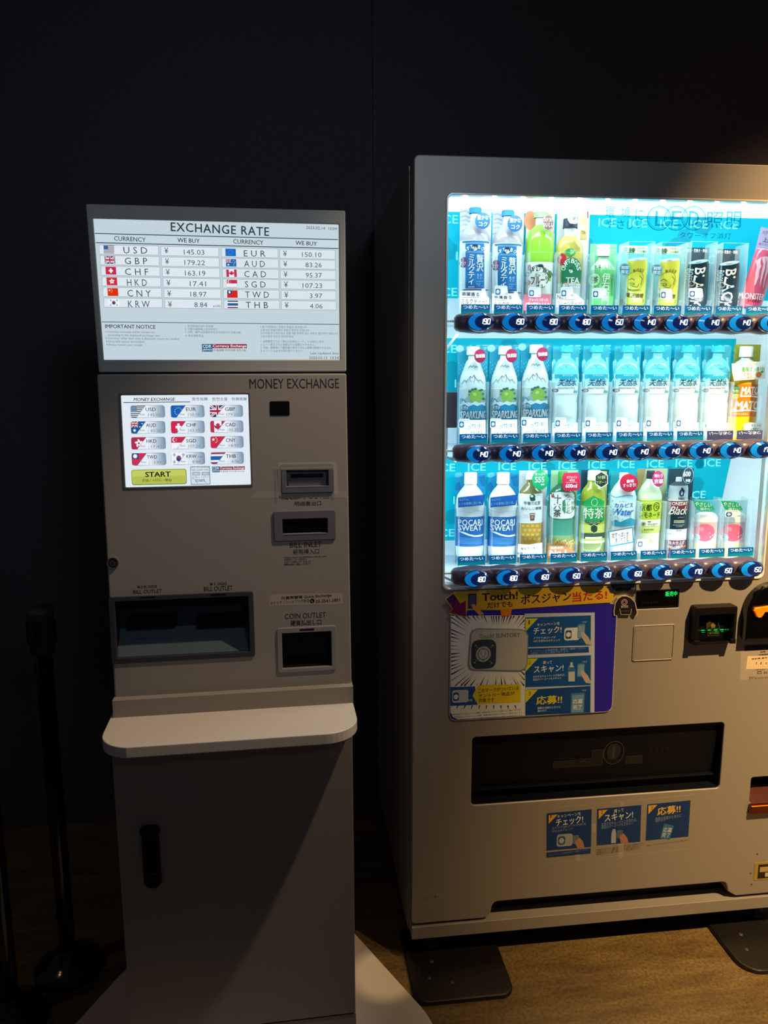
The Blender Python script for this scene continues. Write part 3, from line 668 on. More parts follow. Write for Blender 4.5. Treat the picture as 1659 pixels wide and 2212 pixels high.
        yx, yy = L0(988, 1030), L0(612, 1234); mb.T('¥', yx, yy, yx+46, yy+68, E('3a4a54'), w+5*Z)
        rx = L0(1452, 1484); ry = L0(637, 1247); wd = {6: 238, 5: 188, 4: 148}[len(rt)]; mb.T(rt, rx-wd, ry, rx, ry+58, E('4a5a64'), w+5*Z)
    mb.T('x100', 1552, 1275, 1636, 1304, E('3a4a54'), w+5*Z, bold=.006)
    crop('B')
    for i, (c, rt) in enumerate(r2):
        f = i/5; L0 = lambda a, b: a+(b-a)*f
        ya, yb = L0(612, 1218), L0(722, 1324); xa, xb = L0(95, 124), L0(755, 772); xc, xd = L0(770, 790), L0(1418, 1427); dy = L0(14, 7)
        for p, q, e in ((xa, xb, 0), (xc, xd, 1)):
            o = dy*e*1.1
            mb.Pg([(p, ya+o), (q, ya+o+dy*.9), (q, yb+o+dy*.9), (p, yb+o)], CB, w+2*Z); mb.Pg([(p+4, ya+o+4), (q-4, ya+o+dy*.9+4), (q-4, yb+o+dy*.9-4), (p+4, yb+o-4)], E('d8e4ea'), w+3*Z)
        fx, fy = L0(144, 169), L0(626, 1228); flag(mb, c, fx, fy, fx+120, fy+86, w+4*Z)
        cx = [(357, 608), (360, 600), (362, 615), (370, 610), (372, 648), (378, 638)][i]; ty = L0(646, 1242)
        mb.T(' '.join(c), cx[0], ty, cx[1], ty+72, E('3a4a54'), w+5*Z)
        yx, yy = L0(811, 830), L0(648, 1246); mb.T('¥', yx, yy, yx+44, yy+66, E('3a4a54'), w+5*Z)
        rx = L0(1256, 1268); ry = L0(668, 1264); wd = {6: 226, 5: 188, 4: 147}[len(rt)]; mb.T(rt, rx-wd, ry, rx, ry+55, E('4a5a64'), w+5*Z)
    crop('A'); N1 = E('5a6c76')
    mb.T('IMPORTANT NOTICE', 302, 1506, 886, 1550, T1, w+3*Z, bold=.012, rot=-.6)
    for s, a, b2, c in (('1.Currency exchange will be carried out', 305, 1578, 880), ('according to the displayed exchange rate.', 338, 1617, 942), ('2.Currency other than what is displayed cannot be handled.', 310, 1654, 1168),
                        ('3.Dirty bills cannot be handled.', 314, 1690, 762), ('4.Please receive your receipt.', 316, 1727, 738)):
        mb.T(s, a, b2, c, b2+30, N1, w+3*Z, rot=-.5)
    for s, a, b2, c in (('1  本店按现在的汇率兑换.', 1228, 1508, 1562), ('2  只能兑换屏幕上显示的外汇.', 1228, 1544, 1615), ('3  污损、破坏以及鉴定机无法识别的外汇不能兑换.', 1228, 1580, 1880), ('4  务必领取凭证.', 1230, 1620, 1450)):
        mb.T(s, a, b2, c, b2+27, N1, w+3*Z, rot=-.5)
    crop('B')
    for s, a, b2, c in (('1.본 가게에서는 현재의 환율로 환전합니다', 553, 1520, 1088), ('2.표시된 환율이외의 외화의 환전은 안됩니다', 553, 1556, 1114), ('3.어지럽거나 파손되고 감별기를 통하지 않는 외화는 접수하지 않습니다', 553, 1592, 1450), ('4.영수증은 반드시 받아주세요', 553, 1628, 930),
                        ('1. 当両替窓口では「現在のお取引レート」でお取引します.', 553, 1687, 1292), ('2. レート表示された通貨以外の両替はできません。', 553, 1723, 1185), ('3. 汚損、破損等にて鑑定機が受付できない紙幣は両替できません.', 553, 1759, 1375), ('4. レシートは必ずお受け取りください.', 553, 1795, 1045)):
        mb.T(s, a, b2, c, b2+28, N1, w+3*Z, rot=-.2)
    mb.T('Last Updated date', 1128, 1824, 1456, 1858, E('3a4c58'), w+3*Z); mb.T('2025.02.13  10:54', 1114, 1873, 1456, 1904, E('3a4c58'), w+3*Z)
    crop('A'); cdr(mb, 1423, 1730, 1944, 1818, w+3*Z)
    mb.build('rate_board_screen', hd)
build_exchange()

# ================================================================== drinks vending machine
pm('ice_card', '00a4be', .6, emit='00dcf4', es=.30, spec=.2)  # printed cards: display light put into the material as emission, for evenness
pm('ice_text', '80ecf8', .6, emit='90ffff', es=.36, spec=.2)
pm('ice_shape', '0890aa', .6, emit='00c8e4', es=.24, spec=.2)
pm('led_cover', 'ffffff', .4, emit='e4faff', es=1.25)
pm('led', 'ffffff', .4, emit='f4ffff', es=9)
pm('lit_white', 'f4fbff', .4, emit='e0f6ff', es=.25)  # box walls: faint glow put into the material, not a lamp
pm('tlabel', '0a6eb0', .35, emit='0a78b8', es=.40)  # label and text glow added, as they face away from the display lamps
pm('tlabel_text', 'ffffff', .4, emit='ffffff', es=.6)
pm('tlabel_grey', '5a6aa8', .35)
pm('lip', 'e8f2f4', .25, .2)
VEN_U = [.3955+.0709*i for i in range(10)]
RAIL_V = [1.500, 1.228, .957]
def build_vending():
    crop('0')
    U0, U1 = VP.px(893, 1100)[0]-.001, 1.24
    VT = 1.827; VB = VP.px(898, 1996)[1]
    root = thing('vending_machine', 'silver drinks vending machine with lit display window of bottles and cans', 'vending machine', ((U0+U1)/2, 1.9, 0))
    win = dict(u0=.3285, u1=1.077, v0=.930, v1=1.753)
    Hh = lambda d, m=0, r=.012: rrect(d['u0']+m, d['v0']+m, d['u1']-m, d['v1']-m, r, 6)
    # cabinet
    cl = VP.px(881.5, 1100, -.05)[0]
    mb = MB(VP); mb.box(cl, .066, U1, VT-.012, -.70, -.20, 'vend_silver', r=.004); 
    for a, b in ((cl, cl+.012), (U1-.012, U1)): mb.box(a, .066, b, VT-.012, -.20, -.045, 'vend_silver', r=.001)
    mb.build('cabinet', root)
    mb = MB(VP); mb.box(cl, .066, cl+.0015, VT-.014, -.046, -.0425, 'vend_edge', r=.0005); mb.build('door_seal', root)
    # door outline with the kick notch at the bottom
    crop('P'); P = lambda x, y: VP.px(x, y)
    nl, nr = P(392, 298), P(1510, 187); tl, tr = P(432, 225), P(1468, 133); tv = (tl[1]+tr[1])/2; nb = VB
    r = .012; cor = []
    outer = [(U0+.012, VT)]
    for t in range(0, 91, 15): outer.append((U0+.012-.012*math.sin(math.radians(t)), VT-.012+.012*math.cos(math.radians(t))))
    for t in range(0, 91, 30): outer.append((U0+.010-.010*math.cos(math.radians(t)), VB+.010-.010*math.sin(math.radians(t))))
    outer += [(nl[0]-.004, VB), (nl[0]+.006, VB+.004), (nl[0]+.012, VB+.012), (tl[0]-.006, tv-.012), (tl[0], tv-.003), (tl[0]+.008, tv),
              (tr[0]-.006, tv), (tr[0]+.002, tv-.004), (tr[0]+.006, tv-.014), (tr[0]+.009, VB+.014), (nr[0]-.004, VB+.004), (nr[0]+.004, VB), (U1, VB), (U1, VT)]
    crop('0')
    ch = dict(u0=.3985, u1=1.0125, v0=VP.px(1290, 1721)[1], v1=VP.px(1290, 1577)[1])
    cr = dict(u0=VP.px(1620, 1720)[0], u1=VP.px(1620, 1720)[0]+.085, v0=VP.px(1650, 1732)[1], v1=VP.px(1650, 1678)[1])
    crop('N'); am = dict(u0=VP.px(262, 270)[0], u1=VP.px(715, 260)[0], v0=VP.px(485, 361)[1], v1=VP.px(490, 172)[1])
    mb = MB(VP)
    mb.shape(outer, 'vend_silver', -.038, 0, holes=[Hh(win), Hh(ch, 0, .009), Hh(am, 0, .002), Hh(cr, 0, .006)], bev=.0025, res=3)
    door = mb.build('door', root)
    # base bar and kick recess
    crop('0'); bt = VP.px(890, 2003)[1]; bb = VP.px(890, 2029)[1]
    mb = MB(VP); mb.box(U0, bb, U1, bt, -.045, .002, 'vend_silver', r=.001, bev=.0012); mb.build('base_bar', root)
    mb = MB(VP); mb.sbox(U0+.01, bt, U1-.01, .20, -.06, -.045, 'black'); mb.build('kick_recess', root)
    mb = MB(VP); mb.sbox(cl+.005, .062, U1-.005, .070, -.69, -.01, 'black'); mb.build('underside', root)
    for x in (.318, 1.17):
        for y in (1.685, 2.25):
            mb = MB(VP); revolve(mb, (x, y, .0125), [(0, .022), (.006, .024), (.008, .012), (.05, .012)], 'dark_plastic', n=16); mb.build('levelling_foot', root)
    # ---- display window interior
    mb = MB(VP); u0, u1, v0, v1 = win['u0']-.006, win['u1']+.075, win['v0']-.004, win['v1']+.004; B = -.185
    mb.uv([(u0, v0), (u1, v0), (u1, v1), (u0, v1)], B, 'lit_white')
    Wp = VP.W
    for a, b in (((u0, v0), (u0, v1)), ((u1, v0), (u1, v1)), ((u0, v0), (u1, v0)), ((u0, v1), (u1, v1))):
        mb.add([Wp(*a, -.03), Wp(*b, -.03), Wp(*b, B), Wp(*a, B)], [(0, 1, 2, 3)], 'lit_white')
    disp = mb.build('display_box', root)
    mb = MB(VP); mb.shape(Hh(win, -.003, .014), 'lip', -.02, .0035, holes=[Hh(win, .0015, .0115)], bev=.0012, res=2)
    mb.box(win['u0']+.004, win['v0']+.004, win['u1']-.004, win['v0']+.010, -.02, .001, 'lip', r=.001, bev=.001)
    mb.build('window_frame', root)
    # LED strip with lamps at the top
    mb = MB(VP); mb.add([Wp(u0, v1-.004, -.022), Wp(u1, v1-.004, -.022), Wp(u1, v1-.008, -.180), Wp(u0, v1-.008, -.180)], [(0, 1, 2, 3)], 'led_cover'); mb.build('lamp_cover', root)
    for i in range(12):
        u = .368+.0605*i
        mb = MB(VP); mb.box(u-.004, 1.7475, u+.004, 1.7515, -.014, -.010, 'led', r=.001, n=2); mb.build('led_lamp', root)
    # three lit shelves of the display
    crop('0')
    for ri, rv in enumerate(RAIL_V):
        top = (VP.px(1100, 452, -.152)[1], RAIL_V[0]-.024, RAIL_V[1]-.024)[ri]; bot = rv+.012
        # cyan ICE back cards
        mb = MB(VP.off(-.152))
        a0 = u0+.002
        if ri < 2: mb.sbox(a0, bot+(.052 if ri == 0 else .05), u1-.012 if ri == 0 else 1.062, top, -.002, 0, 'ice_card')
        else:
            mb.sbox(a0, bot+.036, .93, top, -.002, 0, 'ice_card'); mb.poly([(.93, bot+.07), (1.05, bot+.085), (1.075, top+.012), (.93, top-.004)], 'ice_card', .0003)
        card = mb.build('back_card', root)
        mb = MB(VP.off(-.152)); rnd = random.Random(ri)
        for k in range(16):
            x = rnd.uniform(a0+.03, 1.02); y = rnd.uniform(bot+.09, top-.02); q = rnd.uniform(.012, .03)
            mb.poly(ell(x, y, q, q, 6, rnd.random()), 'ice_shape', .0003+.00003*k)
        mb.build('card_pattern', card, kind='stuff')
        n = 0
        y = top-.012; row = 0; sub = mb
        while y > bot+.06:
            x = .362+(.0 if row % 2 == 0 else -.034)
            while x < 1.04:
                mt = MB(VP.off(-.152)); vs, fs, a, b, c, d = glyphs('ICE', .01)
                w_, h_ = .043, .0185
                mt.add([mt.S.W(x+((p-a)/(c-a)-.5)*w_, y-.012+((q-b)/(d-b)-.5)*h_, .0008+z) for p, q, z in vs], fs, 'ice_text')
                if x < 1.03: mt.build('ice_lettering', card)
                x += .0735
            y -= .078; row += 1
        # shelf tray behind the rail
        mb = MB(VP); mb.sbox(u0+.002, rv+.002, u1-.002, rv+.006, -.18, -.012, 'white_box'); mb.build('shelf_tray', root)
        # wavy dark rail that carries the buttons
        L, Rr = .346, (1.082 if ri < 1 else (1.078 if ri == 1 else 1.0625)); Rr = min(Rr, 1.066)
        mb = MB(VP); N = 150; M = 14; vs = []
        for i in range(N+1):
            u = L+(Rr-L)*i/N
            e = min(1, (min(u-L, Rr-u)/.016)); e = math.sqrt(max(0, 1-(1-e)**2)) if e < 1 else 1
            d = min(abs(u-b) for b in VEN_U)
            bump = .5+.5*math.cos(math.pi*min(1, d/.0354)); bump = bump**.8
            hh = (.0188+.0035*bump)*(.55+.45*e); ww = (.014+.012*bump)*(.15+.85*e)
            for j in range(M+1):
                t = math.pi*(j/M-.5); vs.append(VP.W(u, rv+hh*math.sin(t), -.008+(.008+ww)*max(0, math.cos(t))**.55))
        fs = [(i*(M+1)+j, (i+1)*(M+1)+j, (i+1)*(M+1)+j+1, i*(M+1)+j+1) for i in range(N) for j in range(M)]
        mb.add(vs, fs, 'rail', True)
        mb.add(vs[:M+1], [tuple(range(M+1))], 'rail'); mb.add(vs[N*(M+1):], [tuple(range(M+1))], 'rail')
        mb.add([vs[i*(M+1)] for i in (0, N)]+[vs[N*(M+1)+M], vs[M]], [(0, 1, 2, 3)], 'black')
        mb.build('button_rail', root)
        # front panes between the rails
        ptop = (win['v1']-.002, RAIL_V[0]-.012, RAIL_V[1]-.012)[ri]
        mb = MB(VP); mb.sbox(win['u0']+.002, rv+.010, win['u1']-.002, ptop, -.0075, -.005, 'window'); mb.build('window_pane', root)
    mb = MB(VP); mb.sbox(win['u0']+.002, win['v0']+.01, win['u1']-.002, RAIL_V[2]-.012, -.0075, -.005, 'window'); mb.build('window_pane', root)
    # small bright arms at the left of each rail, card reader box
    for a, b, wd in (((962, 757), (988, 722), 4), ((960, 985), (985, 996), 5), ((960, 1247), (982, 1257), 5)):
        crop('0'); mb = MB(VP); mb.S = VP
        pa, pb = VP.px(*a, -.02), VP.px(*b, -.02); dx, dy = pb[0]-pa[0], pb[1]-pa[1]; l = math.hypot(dx, dy); nx, ny = -dy/l*.0022, dx/l*.0022
        mb.shape([(pa[0]+nx, pa[1]+ny), (pb[0]+nx, pb[1]+ny), (pb[0]-nx, pb[1]-ny), (pa[0]-nx, pa[1]-ny)], 'lip', -.024, -.018); mb.build('rail_arm', root)
    a = VP.px(962, 847, -.02); b = VP.px(987, 924, -.02)
    mb = MB(VP); mb.box(win['u0']+.0015, b[1], b[0], a[1], -.035, -.018, 'grey_plastic', r=.002, bev=.001); rd = mb.build('reader_box', root)
    mb = MB(VP); c = VP.px(967, 924, -.02); c2 = VP.px(966, 985, -.02); mb.box(c[0]-.001, c2[1], c[0]+.001, c[1], -.028, -.026, 'grey_plastic'); mb.build('cable', rd)

    # ---- price buttons
    prices = [['190', '190', '190', '180', '150', '140', '140', '140', '140', '230'], ['140']*9+['170'], ['180', '180', '160', '150', '190', '160', '180', '170', '150', '150']]
    SEG = {'0': 'abcdef', '1': 'bc', '2': 'abged', '3': 'abgcd', '4': 'fgbc', '5': 'afgcd', '6': 'afgecd', '7': 'abcf', '8': 'abcdefg', '9': 'abcdfg'}
    def seg_polys(ch, x, y, w, h, t):
        q = {'a': ((0, 1), (1, 1)), 'b': ((1, 1), (1, .5)), 'c': ((1, .5), (1, 0)), 'd': ((0, 0), (1, 0)), 'e': ((0, .5), (0, 0)), 'f': ((0, 1), (0, .5)), 'g': ((0, .5), (1, .5))}
        for s in SEG[ch]:
            (ax, ay), (bx, by) = q[s]; ax, ay, bx, by = x+ax*w, y+ay*h, x+bx*w, y+by*h
            if ax == bx: pts = [(ax-t/2, min(ay, by)+t*.15), (ax+t/2, min(ay, by)+t*.15), (ax+t/2, max(ay, by)-t*.15), (ax-t/2, max(ay, by)-t*.15)]
            else: pts = [(ax-t*.2, ay-t/2), (bx+t*.2, ay-t/2), (bx+t*.2, ay+t/2), (ax-t*.2, ay+t/2)]
            yield [(p+(r2-y)*.12, r2) for p, r2 in pts]
    bu, bv = VEN_U[0], RAIL_V[0]
    mb = MB(VP); n = 40
    def ring(r0x, r0y, w0, r1x, r1y, w1, mat, c0=0., c1=0., sel=None):
        vs = []
        for rx, ry, w, c in ((r0x, r0y, w0, c0), (r1x, r1y, w1, c1)):
            for i in range(n): t = 2*math.pi*i/n; vs.append(VP.W(bu+c+rx*math.cos(t), bv+ry*math.sin(t), w))
        fs = [(i, (i+1) % n, n+(i+1) % n, n+i) for i in range(n) if sel is None or sel(i)]
        mb.add(vs, fs, mat, True)
    ring(.0290, .0195, .020, .0285, .0190, .0265, 'btn_ring'); ring(.0285, .0190, .0265, .0265, .0175, .0285, 'btn_ring')
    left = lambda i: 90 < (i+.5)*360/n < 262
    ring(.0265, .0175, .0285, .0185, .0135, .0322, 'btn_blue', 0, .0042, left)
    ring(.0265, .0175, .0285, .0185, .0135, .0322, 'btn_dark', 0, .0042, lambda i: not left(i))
    ring(.0185, .0135, .0322, .011, .008, .0340, 'btn_dark', .0042, .0042); 
    vs = [VP.W(bu+.0042+.011*math.cos(2*math.pi*i/n), bv+.008*math.sin(2*math.pi*i/n), .0340) for i in range(n)]; mb.add(vs, [tuple(range(n))], 'btn_dark')
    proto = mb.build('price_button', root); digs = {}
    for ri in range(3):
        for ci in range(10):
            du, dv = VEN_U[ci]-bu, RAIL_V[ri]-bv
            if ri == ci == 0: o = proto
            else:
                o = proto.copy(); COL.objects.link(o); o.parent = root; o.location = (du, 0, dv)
            p = prices[ri][ci]
            if p not in digs:
                mb = MB(VP); k = 0
                for ch_ in p:
                    for pl in seg_polys(ch_, bu-.0032+k*.0073, bv-.0044, .0050, .0102, .0020): mb.uv(pl, .0347, 'e:f4fcff:1.5')
                    k += 1
                d = mb.build('price_digits', None); me = d.data
                me.transform(Matrix.Translation(-root.location)); digs[p] = me; bpy.data.objects.remove(d)
            d = bpy.data.objects.new('price_digits', digs[p]); COL.objects.link(d); d.parent = o
    # ---- temperature labels
    def tl(flip):
        mb = MB(VP); u, v = VEN_U[0]-.0005, RAIL_V[0]+.022
        k = 'tlabel_grey' if flip else 'tlabel'
        mb.box(u-.031, v-.003, u+.031, v+.0175, -.0225, -.0212, k)
        vs, fs, a, b, c, d = glyphs('つめた〜い', .014); s = -1 if flip else 1
        mb.add([VP.W(u+s*((x-a)/(c-a)-.5)*.053, v+.0118+s*((y-b)/(d-b)-.5)*.0078, -.0208+z) for x, y, z in vs], fs, 'tlabel_text')
        if not flip: mb.poly([(u-.031, v+.003), (u-.012, v+.0045), (u+.012, v+.004), (u+.031, v+.006), (u+.031, v-.003), (u-.031, v-.003)], 'ice_shape', -.0209)
        return mb.build('temperature_label', root)
    P1, P2 = tl(False), tl(True)
    for ri in range(3):
        for ci in range(10):
            fl_ = ri == 1 and ci >= 8; src = P2 if fl_ else P1
            if (ri, ci) == (0, 0): continue
            if (ri, ci) == (1, 8): P2.location = (VEN_U[8]-VEN_U[0], 0, RAIL_V[1]-RAIL_V[0]); continue
            o = src.copy(); COL.objects.link(o); o.parent = root; o.location = (VEN_U[ci]-VEN_U[0], 0, RAIL_V[ri]-RAIL_V[0])
    # ---- "LED lighting" notice printed on the pane
    mb = MB(VP.off(-.0045)); crop('H'); K1 = 'print_teal'
    for s, q in (('環', (80, 208, 168, 312)), ('境', (232, 210, 320, 312)), ('に', (370, 232, 448, 345)), ('や', (80, 332, 162, 420)), ('さ', (190, 340, 262, 425)), ('し', (290, 345, 340, 430)), ('い', (380, 350, 450, 420))):
        mb.T(s, *q, K1)
    for i, s in enumerate('LED'):
        cx = 600+168*i; mb.Ring(cx, 322, 118, 120, 9, 'print_teal'); mb.Ring(cx, 322, 100, 102, 4, 'print_teal')
        mb.T(s, cx-48+(10 if i == 0 else 0), 252, cx+52, 398, 'print_teal')
    mb.T('照', 1055, 262, 1222, 415, K1); mb.T('明', 1255, 255, 1395, 415, K1)
    mb.T('タワーオフ消灯', 800, 460, 1300, 520, 'print_teal'); mb.build('glass_print', root, label='teal LED lighting notice printed on the top pane')
    # ---- campaign poster pocket
    crop('M'); pu0 = VP.px(127, 760)[0]; pu1 = VP.px(1563, 700)[0]; pv0 = VP.px(850, 1197)[1]; pv1 = VP.px(850, 240)[1]
    mb = MB(VP); mb.shape(rrect(pu0, pv0, pu1, pv1, .016, 6), 'lip', 0, .004, bev=.0012); mb.poly(rrect(pu0+.0012, pv0+.002, pu1-.0012, pv1, .015, 6), 'p:2620b0', .0042)
    pan = mb.build('poster_panel', root)
    mb = MB(VP).flat(.0046, .3); w = .0046
    def pp(k): return 'p:'+k
    mb.Pg([(137, 318), (777, 314), (778, 1190), (190, 1222), (150, 1200), (130, 1160)], pp('dce8ec'), w); rnd = random.Random(3)
    for k in range(74):
        a = 2*math.pi*(k+rnd.uniform(-.3, .3))/74; c, s = math.cos(a), math.sin(a); r0 = rnd.uniform(280, 380)
        far = min(abs(((777 if c > 0 else 137)-545)/c) if abs(c) > 1e-3 else 9e9, abs(((930 if s > 0 else 320)-612)/s) if abs(s) > 1e-3 else 9e9)
        if far <= r0+5: r0 = far*.72
        wd = rnd.uniform(3, 7); X, Y = 545+far*c, 612+far*s
        mb.Pg([(545+r0*c, 612+r0*s), (X-s*wd, Y+c*wd), (X+s*wd, Y-c*wd)], pp('16203a'), w+.0002)
    for k in range(9): x = 190+k*62; mb.Pg([(x, 1102), (x+14, 1100), (x+(x-480)*.06+5, 1140)], pp('16203a'), w+.0002)
    mb.Pg([(130, 940), (345, 935), (368, 1095), (128, 1105)], pp('1c4fa8'), w+.0003)
    mb.Pg([(322, 1015), (372, 925), (742, 915), (742, 1075), (368, 1090)], pp('d8c818'), w+.0004)
    mb.T('このマークがついている', 372, 942, 726, 978, pp('1a1a20'), w+.0006, bold=.012, rot=1.5); mb.T('サントリー商品が', 375, 988, 690, 1022, pp('1a1a20'), w+.0006, bold=.012, rot=1.5); mb.T('対象です', 375, 1036, 512, 1072, pp('1a1a20'), w+.0006, bold=.012)
    mb.R(145, 965, 286, 1075, pp('b8c8d8'), w+.0005, r=18); mb.R(152, 988, 204, 1060, pp('28508c'), w+.0006, r=14); mb.E(178, 1026, 20, 22, pp('d8e4ec'), w+.0007, 14); mb.T('対象', 282, 1045, 322, 1066, pp('d0dcec'), w+.0006)
    for k in range(3): mb.T('対象商品およびキャンペーン期間・実施内容は予告なく変更となる場合があります', 140+20*k, 1152+24*k, 755, 1166+24*k, pp('3a4450'), w+.0004, rot=1)
    mb.Pg([(777, 300), (1388, 290), (1385, 1162), (778, 1190)], pp('b8c8e4'), w); c1 = pp('0f54a4')
    mb.Pg([(780, 335), (1355, 315), (1352, 578), (782, 592)], c1, w+.0002); mb.Pg([(783, 690), (1355, 662), (1352, 925), (783, 942)], c1, w+.0002); mb.Pg([(783, 965), (1352, 930), (1350, 1163), (783, 1188)], pp('0f4690'), w+.0002)
    mb.Pg([(800, 604), (1335, 588), (1338, 640), (800, 660)], pp('14489a'), w+.0002)
    for y, s in ((345, '1'), (695, '2'), (967, '3')):
        mb.Pg([(783, y), (892, y-4), (786, y+110)], pp('d4d818'), w+.0004); mb.T(s, 810, y+15, 830 if s != '1' else 822, y+47, pp('1a2430'), w+.0006)
    Wt = pp('e4ecf6')
    mb.T('キャンペーンを', 885, 378, 1082, 406, Wt, w+.0006, rot=1.5, bold=.01); mb.T('チェック!', 853, 415, 1098, 476, Wt, w+.0006, rot=1, bold=.018)
    mb.T('スマホでQRコードか', 855, 500, 1048, 520, Wt, w+.0006); mb.T('NFCを読み込みチェック', 855, 525, 1086, 545, Wt, w+.0006)
    mb.T('キャンペーンの実施有無・概要をご確認ください。', 828, 602, 1312, 624, pp('8ab0e0'), w+.0006, rot=1); mb.T('※実施していない場合があります。', 828, 628, 1165, 648, pp('8ab0e0'), w+.0006, rot=1)
    mb.T('買って', 937, 712, 1015, 740, Wt, w+.0006, bold=.01); mb.T('スキャン!', 857, 750, 1115, 812, Wt, w+.0006, rot=1, bold=.018)
    mb.T('お好きなキャンペーンがあれば、', 850, 832, 1128, 852, Wt, w+.0006, rot=1); mb.T('商品のバーコードをスキャン', 850, 858, 1096, 878, Wt, w+.0006, rot=1)
    mb.T('応募!!', 878, 1015, 1104, 1090, pp('e0d820'), w+.0006, bold=.02); mb.T('画面の内容のとおりに', 890, 1108, 1090, 1128, Wt, w+.0006); mb.T('進むだけ', 890, 1136, 968, 1156, Wt, w+.0006)
    def phone(x0, y0, x1, y1, hand=True):
        mb.R(x0, y0, x1, y1, pp('5a88b8'), w+.0005, r=8); mb.R(x0+6, y0+14, x1-6, y1-10, pp('7aa4cc'), w+.0006)
        if hand: mb.Pg([(x0+28, y1-48), (x0+52, y1-60), (x1+2, y1-40), (x1+30, y1-10), (x1+62, y1+60), (x1+10, y1+52), (x0+40, y1-4)], pp('b8b0a8'), w+.0007)
    mb.R(1122, 422, 1258, 532, pp('d4e0ee'), w+.0004, r=22); mb.R(1132, 446, 1186, 520, pp('24508c'), w+.0005, r=16); mb.E(1159, 483, 21, 22, pp('d4e0ee'), w+.0006, 14)
    phone(1238, 392, 1302, 515); phone(1236, 735, 1298, 850); mb.R(1180, 992, 1298, 1165, pp('4478b0'), w+.0005, r=8); mb.R(1190, 1010, 1288, 1160, pp('6a98c6'), w+.0006)
    mb.T('応募', 1197, 1046, 1282, 1086, Wt, w+.0008, bold=.01); mb.T('完了', 1197, 1096, 1276, 1136, Wt, w+.0008, bold=.01)
    mb.Pg([(1176, 724), (1196, 724), (1197, 748), (1214, 775), (1214, 890), (1158, 892), (1158, 775), (1175, 748)], pp('b8c8d4'), w+.0005); mb.R(1160, 768, 1213, 806, pp('2f6cb4'), w+.0006)
    for x, y in ((1295, 372), (1298, 718), (1292, 968)):
        for q in (-1, 0, 1): mb.L(x+q*10, y+8, x+q*16+6, y-6, 3, pp('c4d4ec'), w+.0005)
    mb.build('campaign_print', pan)
    # touch sticker (its code square is left blank)
    mb = MB(VP).flat(.0068, .35); ctr = [(303, 470), (320, 440), (365, 425), (740, 432), (785, 445), (808, 490), (800, 740), (785, 778), (740, 800), (330, 792), (295, 778), (282, 740)]
    mb.shape([VP.px(x, y) for x, y in ctr], 'p:7c8a90', .0052, .0068, bev=.0006)
    mb.Pg([(x+(545-x)*.035, y+(612-y)*.05) for x, y in ctr], 'p:b4bcbc', .0070)
    mb.T('Touch! SUNTORY', 378, 470, 735, 508, 'p:6c7a80', .0074, bold=.018); mb.R(308, 524, 526, 778, 'p:2e3e54', .0072, r=60); mb.E(415, 650, 65, 68, 'p:a4aeb4', .0074)
    mb.Ring(415, 650, 50, 52, 6, 'p:3a4a60', .0077); mb.R(398, 612, 432, 672, 'p:b8c0c4', .0078, r=6); mb.Ring(415, 642, 18, 31, 4, 'p:3a4a60', .008); mb.E(411, 700, 7, 7, 'p:202c40', .008, 10)
    for x, y, sx, sy in ((355, 580, 1, 1), (490, 580, -1, 1), (345, 718, 1, -1), (480, 722, -1, -1)): mb.Pg([(x, y), (x-14*sx, y-2*sy), (x-2*sx, y-14*sy)], 'p:b8c4cc', .0075); mb.Pg([(x+10*sx, y+12*sy), (x, y+14*sy), (x+12*sx, y+2*sy)], 'p:b8c4cc', .0075)
    mb.build('touch_sticker', pan)
    # yellow banner with arrow
    mb = MB(VP).flat(.0056, .3); w = .0056
    mb.Pg([(255, 103), (1330, 60), (1480, 62), (1575, 150), (1530, 202), (1190, 222), (660, 262), (560, 268), (345, 268), (275, 270), (262, 330), (110, 300), (145, 258), (80, 172), (160, 112)], 'p:cfae30', w)
    mb.Pg([(92, 172), (155, 122), (215, 212), (262, 186), (264, 325), (118, 292), (152, 258)], 'p:7a1c58', w+.0003); mb.Pg([(92, 172), (155, 122), (185, 168), (122, 216)], 'p:34205e', w+.0005)
    mb.R(282, 125, 356, 256, 'p:3a2e70', w+.0004, r=6); mb.R(292, 138, 346, 236, 'p:54488c', w+.0006); mb.Pg([(308, 222), (336, 214), (376, 256), (424, 306), (380, 312), (330, 262)], 'p:d8a068', w+.0008)
    mb.Pg([(562, 258), (666, 250), (655, 318), (572, 322)], 'p:e08820', w+.0002)
    mb.T('Touch!', 402, 112, 718, 182, 'p:241c20', w+.0006, rot=1.5, bold=.03); mb.T('だけでも', 450, 196, 670, 246, 'p:241c20', w+.0006, rot=1.5, bold=.02)
    mb.T('ボスジャン', 742, 120, 1182, 206, 'p:241c20', w+.0006, rot=2.5, bold=.024); mb.T('当たる!', 1190, 100, 1494, 186, 'p:b02018', w+.0006, rot=2.5, bold=.024)
    ban = mb.build('campaign_banner', root)
    mb = MB(VP).flat(.0056, .4); crop('N')
    mb.Pg([(-60, 100), (255, 95), (255, 180), (240, 210), (200, 185), (160, 165), (110, 160), (60, 170), (20, 200), (-20, 190)], 'p:1c2638', w+.0008)
    for i in range(15): t = math.radians(-62+124*i/14); x, y = 125+118*math.sin(t), 275-108*math.cos(t); mb.Pg([(x-8, y-6), (x+8, y-6), (x, y+12)], 'p:1c2638', w+.0009)
    mb.arc('デザインは全つくる!', 125, 330, 210, -28, 30, 26, 'p:8a92a0', w+.0012)
    mb.build('ribbon', ban)
    jk = [(100, 228), (150, 228), (190, 245), (235, 290), (258, 400), (245, 430), (225, 420), (200, 350), (190, 415), (95, 415), (78, 350), (50, 425), (25, 425), (22, 380), (35, 300), (60, 255)]
